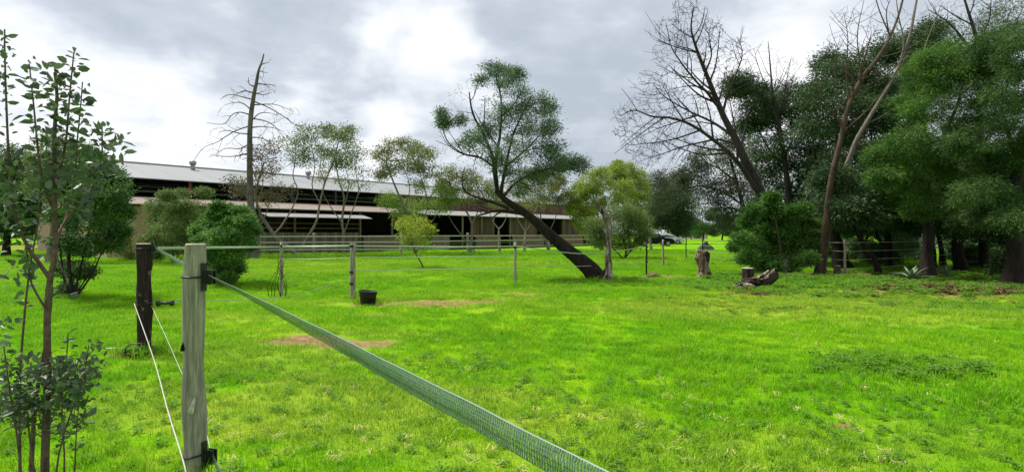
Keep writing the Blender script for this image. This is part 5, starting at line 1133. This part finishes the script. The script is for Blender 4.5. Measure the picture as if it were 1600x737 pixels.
gtree('light green feathery tree in front of the grove with a stout straight trunk', 1448, 18.5,
      [(.34, .16, (1448, 436), (1448, 400), (1450, 350), (1448, 290), (1452, 220)), (.14, .05, (1449, 300), (1420, 260), (1400, 230)), (.16, .05, (1451, 260), (1480, 200), (1500, 150), (1505, 120)), (.12, .04, (1452, 225), (1440, 180), (1445, 130)), (.14, .05, (1450, 320), (1490, 280), (1520, 250)), (.08, .03, (1450, 280), (1400, 285), (1375, 262))],
      [(1440, 110, 20), (1462, 95, 22), (1485, 82, 22), (1445, 140, 24), (1480, 125, 28), (1415, 165, 20), (1445, 172, 26), (1510, 110, 24), (1375, 245, 18), (1395, 228, 22), (1425, 222, 26), (1400, 262, 22), (1440, 255, 26), (1382, 275, 14), (1470, 235, 24), (1500, 260, 24), (1450, 292, 26), (1415, 300, 22), (1385, 305, 18), (1440, 325, 18), (1480, 300, 20), (1505, 318, 16)], M['leaf_wattle'], 105, leaves=80, spray=.12, leaf=(.12, .022), spread=1.5, per_puff=52)
gtree('green feathery tree overhanging the right edge of the photo', 1580, 16,
      [(.38, .2, (1592, 442), (1588, 400), (1582, 340), (1588, 270), (1600, 200)), (.14, .05, (1585, 300), (1545, 250), (1520, 200)), (.14, .05, (1590, 260), (1570, 190), (1555, 130)), (.12, .05, (1584, 330), (1545, 300), (1510, 295)), (.12, .05, (1598, 215), (1620, 150), (1630, 100))],
      [(1545, 75, 24), (1575, 60, 28), (1605, 75, 30), (1530, 110, 26), (1565, 115, 30), (1600, 130, 32), (1520, 150, 26), (1555, 165, 30), (1595, 180, 32), (1510, 195, 24), (1545, 215, 30), (1585, 235, 32), (1535, 255, 26), (1575, 275, 32), (1610, 300, 30), (1535, 300, 26), (1500, 225, 18), (1630, 50, 30), (1625, 230, 30), (1540, 335, 20), (1590, 345, 22), (1565, 310, 22), (1505, 345, 14)], M['leaf_wattle_shade'], 106, leaves=80, spray=.11, leaf=(.11, .020), spread=1.5, per_puff=52)
gtree('dark low crowned tree between the light green one and the right edge', 1500, 22,
      [(.34, .16, (1502, 424), (1496, 385), (1488, 330), (1480, 280)), (.12, .05, (1490, 330), (1520, 310), (1545, 310)), (.12, .05, (1486, 310), (1460, 300), (1440, 310))],
      [(1470, 310, 26), (1500, 305, 28), (1535, 315, 28), (1565, 320, 28), (1455, 335, 22), (1485, 340, 24), (1520, 345, 24), (1555, 350, 22), (1590, 345, 24), (1470, 270, 26), (1510, 270, 28), (1430, 325, 22), (1545, 282, 26), (1585, 300, 28), (1600, 370, 16)], M['leaf_dark'], 107, leaves=90)
gtree('dark shady tree standing deepest in the grove', 1435, 31,
      [(.22, .1, (1436, 406), (1430, 370), (1428, 310), (1430, 250)), (.12, .05, (1430, 320), (1460, 280), (1475, 240)), (.12, .05, (1429, 320), (1400, 290), (1390, 250))],
      [(1400, 230, 30), (1440, 210, 30), (1480, 215, 30), (1500, 170, 28), (1530, 190, 30), (1560, 230, 30), (1400, 150, 26), (1450, 60, 24), (1500, 50, 26), (1550, 35, 28), (1590, 20, 28), (1520, 80, 28), (1420, 300, 28), (1380, 320, 22), (1340, 240, 24), (1300, 235, 20)], M['leaf_dark'], 108, leaves=80, per_puff=22, leaf=(.15, .035), spray=.26)
gtree('slender dark trunked tree near the palisade fence', 1475, 26,
      [(.20, .1, (1478, 413), (1470, 385), (1462, 350), (1455, 300)), (.1, .04, (1464, 355), (1480, 330), (1500, 320))],
      [(1455, 300, 24), (1480, 320, 24), (1440, 335, 20), (1465, 345, 16), (1500, 330, 20)], M['leaf_dark'], 109)
gtree('dark tree with a slanting trunk leaning left behind the wire fence', 1375, 20.5,
      [(.17, .10, (1378, 432), (1366, 408), (1350, 385), (1338, 360), (1326, 335), (1320, 300)), (.08, .04, (1330, 345), (1310, 320), (1300, 290)), (.07, .03, (1350, 385), (1362, 350), (1372, 320))],
      [(1315, 300, 22), (1345, 300, 24), (1375, 310, 20), (1330, 325, 18), (1300, 275, 20), (1355, 335, 16)], M['leaf_dark'], 110)
gtree('bent dark trunk with a forked base left of the aloe plants', 1392, 24.5,
      [(.18, .09, (1396, 418), (1390, 400), (1386, 385), (1372, 372), (1368, 345), (1370, 310)), (.09, .04, (1388, 388), (1392, 350), (1390, 315))],
      [(1370, 300, 20), (1390, 310, 20), (1380, 335, 16), (1360, 325, 14)], M['leaf_dark'], 111)
gtree('broad dark trunked tree cut by the right edge of the photo', 1625, 19,
      [(.40, .2, (1620, 432), (1612, 390), (1600, 330), (1605, 250)), (.12, .05, (1605, 350), (1575, 325), (1550, 320)), (.1, .05, (1602, 340), (1630, 300), (1650, 260))],
      [(1600, 320, 28), (1570, 330, 24), (1635, 310, 30), (1610, 270, 30), (1560, 355, 16), (1590, 365, 18), (1640, 250, 30), (1650, 350, 26)], M['leaf_dark'], 112)
gtree('thin dark tree with a curtain of low foliage behind the aloe plants', 1460, 24,
      [(.16, .08, (1462, 418), (1458, 390), (1452, 350), (1450, 300)), (.08, .03, (1455, 370), (1480, 350), (1500, 345)), (.08, .03, (1455, 370), (1430, 350), (1410, 345))],
      [(1405, 340, 24), (1435, 350, 24), (1465, 345, 24), (1495, 350, 24), (1525, 355, 22), (1550, 365, 20), (1420, 318, 24), (1480, 322, 24)], M['leaf_dark'], 113)
gtree('low hanging tree between the two bare trunks and the slanting trunk', 1345, 28,
      [(.16, .08, (1345, 411), (1348, 385), (1345, 350), (1350, 300)), (.08, .03, (1346, 370), (1320, 350), (1300, 345)), (.08, .03, (1346, 365), (1370, 350), (1390, 345))],
      [(1290, 345, 20), (1315, 352, 22), (1345, 350, 24), (1372, 355, 22), (1395, 352, 20), (1330, 330, 24), (1370, 328, 24)], M['leaf_dark'], 114)
# two long bare leaning trunks crossing the grove
b = G(1277, 431); ld = b[1]
tree('bare_trunk_tree', 'long thin bare trunk leaning right across the grove with dead twigs at the top', 'dead tree', b,
     [on_ground(L(ld, .17, .04, (1277, 436), (1284, 390), (1291, 345), (1295, 300), (1306, 250), (1318, 200), (1328, 160), (1345, 125), (1370, 92), (1392, 55), (1408, 10), (1418, -40)), b),
      L(ld, .05, .015, (1345, 125), (1342, 90), (1340, 50), (1350, 0)), L(ld, .05, .012, (1328, 160), (1322, 110), (1325, 60), (1318, 20)), L(ld, .04, .012, (1390, 60), (1385, 20), (1395, -10)), L(ld, .04, .01, (1315, 205), (1308, 150), (1305, 100), (1312, 60))],
     P(ld, (1330, 60, 28), (1345, 20, 28), (1320, 100, 22), (1310, 70, 20), (1340, 110, 20), (1355, 55, 20), (1325, 25, 18), seed=4), M['bark_brown'], None, seed=21, per_puff=26, leaves=0, sub=6, twig_r=.010, tipr=.006, jit=.35, seg=6)
b = G(1283, 428); ld = b[1]
tree('bare_trunk_tree', 'second bare trunk leaning right from beside the first and reaching past the dome crown', 'dead tree', b,
     [on_ground(L(ld, .15, .05, (1284, 433), (1290, 380), (1298, 330), (1315, 280), (1335, 225), (1352, 195), (1380, 150), (1402, 110), (1420, 60), (1430, 10), (1440, -40)), b),
      L(ld, .06, .02, (1402, 110), (1412, 70), (1405, 30), (1400, -10)), L(ld, .05, .02, (1352, 195), (1395, 170), (1425, 130), (1450, 60), (1470, 10)), L(ld, .03, .01, (1290, 380), (1305, 285, -.3), (1330, 300, -.4), (1345, 310, -.4))],
     P(ld, (1440, 30, 24), (1470, 10, 24), (1420, 60, 20), (1400, 20, 20), seed=7), M['bark_grey'], None, seed=22, per_puff=20, leaves=0, twig_r=.008, tipr=.004, jit=.35, seg=6)
b = GD(1238, 25.5)
tree('bare_top_tree', 'thin dead tree poking above the grove right of the big dead tree', 'dead tree', b,
     [on_ground(L(25.5, .16, .02, (1236, 420), (1232, 330), (1226, 250), (1218, 200), (1210, 165), (1206, 130), (1203, 95), (1200, 65)), b), L(25.5, .05, .01, (1212, 172), (1200, 140), (1185, 105), (1178, 75)), L(25.5, .05, .01, (1215, 185), (1225, 145), (1232, 110), (1238, 85))],
     P(25.5, (1185, 90, 20), (1205, 85, 20), (1225, 105, 20), (1238, 100, 14), (1195, 125, 18), (1215, 140, 16), (1245, 125, 12), seed=9), M['bark_dead'], None, seed=23, per_puff=30, leaves=0, sub=6, twig_r=.010, tipr=.006, jit=.35)
b = GD(1540, 23)
tree('bare_top_tree', 'dead tangled grey branches at the top right corner above the feathery crowns', 'dead tree', b,
     [on_ground(L(23, .2, .04, (1540, 425), (1535, 330), (1528, 220), (1530, 130), (1525, 60), (1510, 10), (1500, -30)), b), L(23, .08, .02, (1530, 130), (1560, 80), (1585, 40), (1600, 10)), L(23, .08, .02, (1528, 90), (1500, 55), (1475, 30), (1450, 15)), L(23, .06, .02, (1526, 70), (1545, 30), (1550, -10))],
     P(23, (1480, 20, 26), (1510, 15, 28), (1545, 15, 28), (1580, 20, 28), (1600, 40, 24), (1455, 25, 20), (1530, 50, 20), (1565, 55, 22), (1500, 50, 18), seed=11), M['bark_dead'], M['leaf_brownish'], seed=24, sub=6, per_puff=36, leaves=7, leaf=(.05, .012), spray=.1, twig_r=.008, tipr=.004, jit=.4)

for i_, (px, d, w_, h_, lm_, lb_) in enumerate([(1376, 27, 24, 26, 'leaf_bush', 'round shrub between the slanting trunk and the bent forked trunk'), (1530, 25, 26, 24, 'leaf_bush', 'low shrub in front of the palisade fence left of the blue car'),
                                       (1345, 30, 22, 30, 'leaf_dark', 'dark shrub behind the stout dark trunk'), (1412, 30, 24, 34, 'leaf_dark', 'dark shrub left of the stout straight trunk'), (1565, 27, 22, 20, 'leaf_mix', 'pale shrub under the trees at the right edge'), (1292, 32, 20, 24, 'leaf_bush', 'shrub behind the two long bare trunks'), (1590, 20, 30, 30, 'leaf_dark', 'dark shrub at the foot of the trees at the right edge'), (1500, 29, 20, 28, 'leaf_dark', 'dark shrub behind the tree beside the palisade fence')]):
    gy = HY + EYE / d * F
    ltree(lb_, px, d, [(.05, .02, (px, gy + 2), (px - 3, gy - h_ * .5), (px + 2, gy - h_))], [(px - w_ * .5, gy - h_ * .35, w_ * .5), (px + w_ * .5, gy - h_ * .4, w_ * .5), (px, gy - h_ * .8, w_ * .55), (px - w_ * .3, gy - h_ * .9, w_ * .4), (px + w_ * .4, gy - h_ * .75, w_ * .4)], M['bark_brown'], M[lm_], 140 + i_, name='shrub', cat='shrub', leaves=50, per_puff=22, leaf=(.10, .035), spray=.15)
# compound leaved bush
b = G(1215, 430)
ltree('dense green compound leaved bush right of the sawn stump', 1215, b[1],
      [(.06, .03, (1222, 432), (1220, 400), (1215, 360), (1208, 325), (1206, 308)), (.05, .02, (1218, 430), (1200, 400), (1180, 370), (1172, 340)), (.05, .02, (1226, 430), (1240, 400), (1255, 365), (1262, 335)), (.05, .02, (1222, 420), (1235, 370), (1238, 330)), (.04, .02, (1218, 426), (1185, 410), (1165, 400))],
      [(1206, 308, 5), (1204, 318, 7), (1180, 328, 6), (1190, 340, 9), (1215, 330, 11), (1166, 345, 7), (1178, 358, 11), (1256, 325, 6), (1252, 338, 9), (1236, 330, 6), (1232, 345, 11), (1268, 350, 7), (1200, 358, 16), (1228, 366, 17), (1254, 364, 14), (1160, 372, 8), (1176, 380, 14), (1202, 386, 18), (1232, 392, 18), (1262, 382, 10), (1168, 402, 11), (1205, 412, 16), (1235, 412, 15), (1262, 404, 9), (1150, 385, 5), (1190, 415, 11), (1272, 368, 5)],
      M['bark_brown'], M['leaf_fern'], 121, name='bush', cat='bush', leaves=32, per_puff=36, leaf=(.12, .03), spray=.085, shell=.3, twig_r=.008, tipr=.004)
ps = G(1226, 432); so = rough_log('post_stub', [ps + [0, 0, -.1], ps + [0, 0, .25], ps + [.01, 0, .58]], [.10, .085, .08], M['bark_grey'], 71, origin=ps); tag(so, 'short grey post stub under the compound leaved bush', 'stub')

# aloes
def aloe(px, py, s, seed, label):
    b = G(px, py); rg = np.random.default_rng(seed); o = empty('aloe_plant', b, label, 'plant', 'spiky plants under the grove'); 
    for k in range(19):
        a = k * 2.4 + rg.uniform(-.2, .2); el = rg.uniform(.25, 1.15); Lh = s * rg.uniform(.7, 1.05); n = 7
        d = np.array([math.cos(a) * math.cos(el), math.sin(a) * math.cos(el), math.sin(el)]); sd = np.array([-math.sin(a), math.cos(a), 0]); nn = np.cross(d, sd)
        v = []
        for i in range(n):
            t = i / (n - 1); c = d * Lh * t + np.array([0, 0, .06 - .22 * s * t * t + .05 * math.sin(3 * t)]); w = s * .075 * (1 - t) ** .6 * (.75 + .5 * math.sin(t * 3)); h = w * .35
            v += [c - sd * w, c - nn * h * 1.0, c + sd * w, c + nn * (-h * .1)]
        f = [(i * 4 + j, i * 4 + (j + 1) % 4, i * 4 + 4 + (j + 1) % 4, i * 4 + 4 + j) for i in range(n - 1) for j in range(4)]
        m = MB(); m.add(v, f); m.build('leaf', M['aloe'], o, True)
M['aloe'] = simple('aloe', (.20, .28, .16), .5, .25, 6)
aloe(1424, 438, .75, 1, 'spiky aloe in the shade left of the stout straight trunk')
aloe(1476, 434, .62, 2, 'smaller spiky aloe right of the stout straight trunk')

# ------------------------------------------------------------------ near leafy shrub at the left edge
ND = 3.0; nb = GD(68, ND)
nl = [on_ground(L(ND, .025, .011, (72, 800), (68, 720), (72, 600), (72, 500), (77, 440), (86, 390), (84, 320), (86, 260), (88, 200), (90, 150), (84, 110)), nb),
      L(ND, .018, .006, (76, 432), (55, 405), (38, 375), (22, 330), (14, 260), (10, 180), (6, 90), (5, 48)),
      L(ND, .022, .010, (45, 800, .1), (50, 700, .1), (60, 600, .1), (74, 520, .1), (80, 450, .1)),
      L(ND, .010, .005, (36, 800, -.1), (30, 700, -.1), (15, 600, -.1), (5, 540, -.1)),
      L(ND, .014, .006, (84, 390), (100, 350, .1), (125, 320, .1), (145, 290, .1), (158, 250, .1), (160, 195, .1)),
      L(ND, .012, .005, (85, 330), (70, 290), (60, 230), (52, 160), (45, 100)),
      L(ND, .012, .005, (86, 300), (98, 250), (106, 190), (112, 130), (116, 82)),
      L(ND, .010, .005, (100, 350, .1), (112, 300, .2), (118, 240, .2), (126, 180, .2), (130, 130, .2)),
      L(ND, .010, .004, (70, 480), (50, 440), (40, 400), (34, 350)),
      L(ND, .009, .004, (80, 800, -.15), (90, 720, -.15), (110, 650, -.15), (128, 600, -.15), (136, 540, -.15)),
      L(ND, .009, .004, (95, 800, .1), (100, 720, .1), (95, 640, .1), (104, 560, .1), (108, 520, .1)),
      L(ND, .009, .004, (60, 760, -.1), (45, 680, -.1), (40, 620, -.1), (30, 560, -.1)),
      L(ND, .008, .004, (88, 400), (100, 430), (98, 460)),
      L(ND, .008, .004, (20, 335), (8, 310), (-6, 280), (-14, 230)), L(ND, .012, .006, (30, 800, .2), (32, 600, .2), (38, 500, .2), (46, 420, .2), (58, 350, .2), (62, 290, .2)),
      L(ND, .008, .004, (104, 800), (116, 740), (118, 690), (122, 630))]
tv, tf, _, _ = grow(131, nl, P(ND, (60, 610, 40), (100, 600, 40), (20, 620, 40), (130, 570, 24), (80, 650, 35), (60, 260, 30), (100, 240, 30), spread=.12, seed=3), per_puff=12, leaves=0, twig_r=.003, tipr=.002, jit=.25, flare=False)
ns = empty('leafy_shrub', nb, 'tall near shrub with purplish stems and broad grey green leaves at the left edge', 'shrub')
mesh_obj('stems', tv, tf, M['stem_purple'], ns, True, nb)
rg = np.random.default_rng(77); lp = []; ldr = []
def shoot_leaves(pts, t0, t1, n, sp=.03, upd=.4):
    p = smooth_path(pts, 60); T_ = np.gradient(p, axis=0); T_ /= np.linalg.norm(T_, axis=1, keepdims=True)
    n = int(n * 1.45)
    for k in range(n):
        t = t0 + (t1 - t0) * (k + rg.uniform(0, .8)) / n; i = min(59, int(t * 59)); a = k * 2.4 + rg.uniform(-.4, .4)
        o1 = np.cross(T_[i], [0, 1, 0]); o1 /= max(np.linalg.norm(o1), 1e-6); o2 = np.cross(T_[i], o1); dr = (o1 * math.cos(a) + o2 * math.sin(a)) + T_[i] * upd * .7 + rg.normal(0, .2, 3)
        lp.append(p[i] + dr * .008 + rg.normal(0, sp, 3) * .3); ldr.append(dr)
for i, (t0, t1, n) in {0: (.66, 1, 46), 1: (.30, 1, 44), 4: (.35, 1, 48), 5: (.15, 1, 36), 6: (.15, 1, 40), 7: (.2, 1, 40), 8: (.3, 1, 16), 9: (.35, 1, 26), 10: (.3, 1, 26), 11: (.3, 1, 24), 3: (.4, 1, 26), 13: (.1, 1, 22), 14: (.4, 1, 26), 15: (.5, 1, 14)}.items(): shoot_leaves(nl[i][0], t0, t1, n)
def cloud(px, py, rx, ry, n, dep=.15):
    for k in range(n):
        q = rg.normal(size=3); q /= np.linalg.norm(q); q *= rg.random() ** .33
        c = W(px + rx * q[0], py + ry * q[2], ND + dep * q[1]); lp.append(c); ldr.append(rg.normal(0, 1, 3) + [q[0], q[1], .4])
cloud(168, 225, 34, 34, 60); cloud(150, 265, 44, 24, 46); cloud(60, 600, 80, 46, 520, .25); cloud(25, 640, 50, 34, 200, .2); cloud(110, 585, 48, 32, 180, .2); cloud(12, 290, 30, 60, 50); cloud(90, 200, 44, 80, 90); cloud(90, 285, 60, 30, 30); cloud(70, 120, 36, 36, 26); cloud(12, 120, 14, 80, 22); cloud(100, 460, 10, 12, 5); cloud(30, 420, 26, 40, 24); cloud(90, 640, 60, 50, 160, .2); cloud(120, 300, 40, 40, 60, .2); cloud(20, 330, 40, 50, 60, .2); cloud(150, 560, 18, 34, 46); cloud(8, 520, 14, 30, 20)
lp = np.array(lp); ldr = np.array(ldr); sz = np.where(lp[:, 2] < 1.1, .038, .050) * rg.choice([.6, .9, 1.15, 1.3], len(lp))
lv, lf = leaf_quads(lp, ldr, sz, sz * .60, rg, six=True, up=1.0)
mesh_obj('foliage', lv, lf, M['leaf_broad'], ns, False, nb)
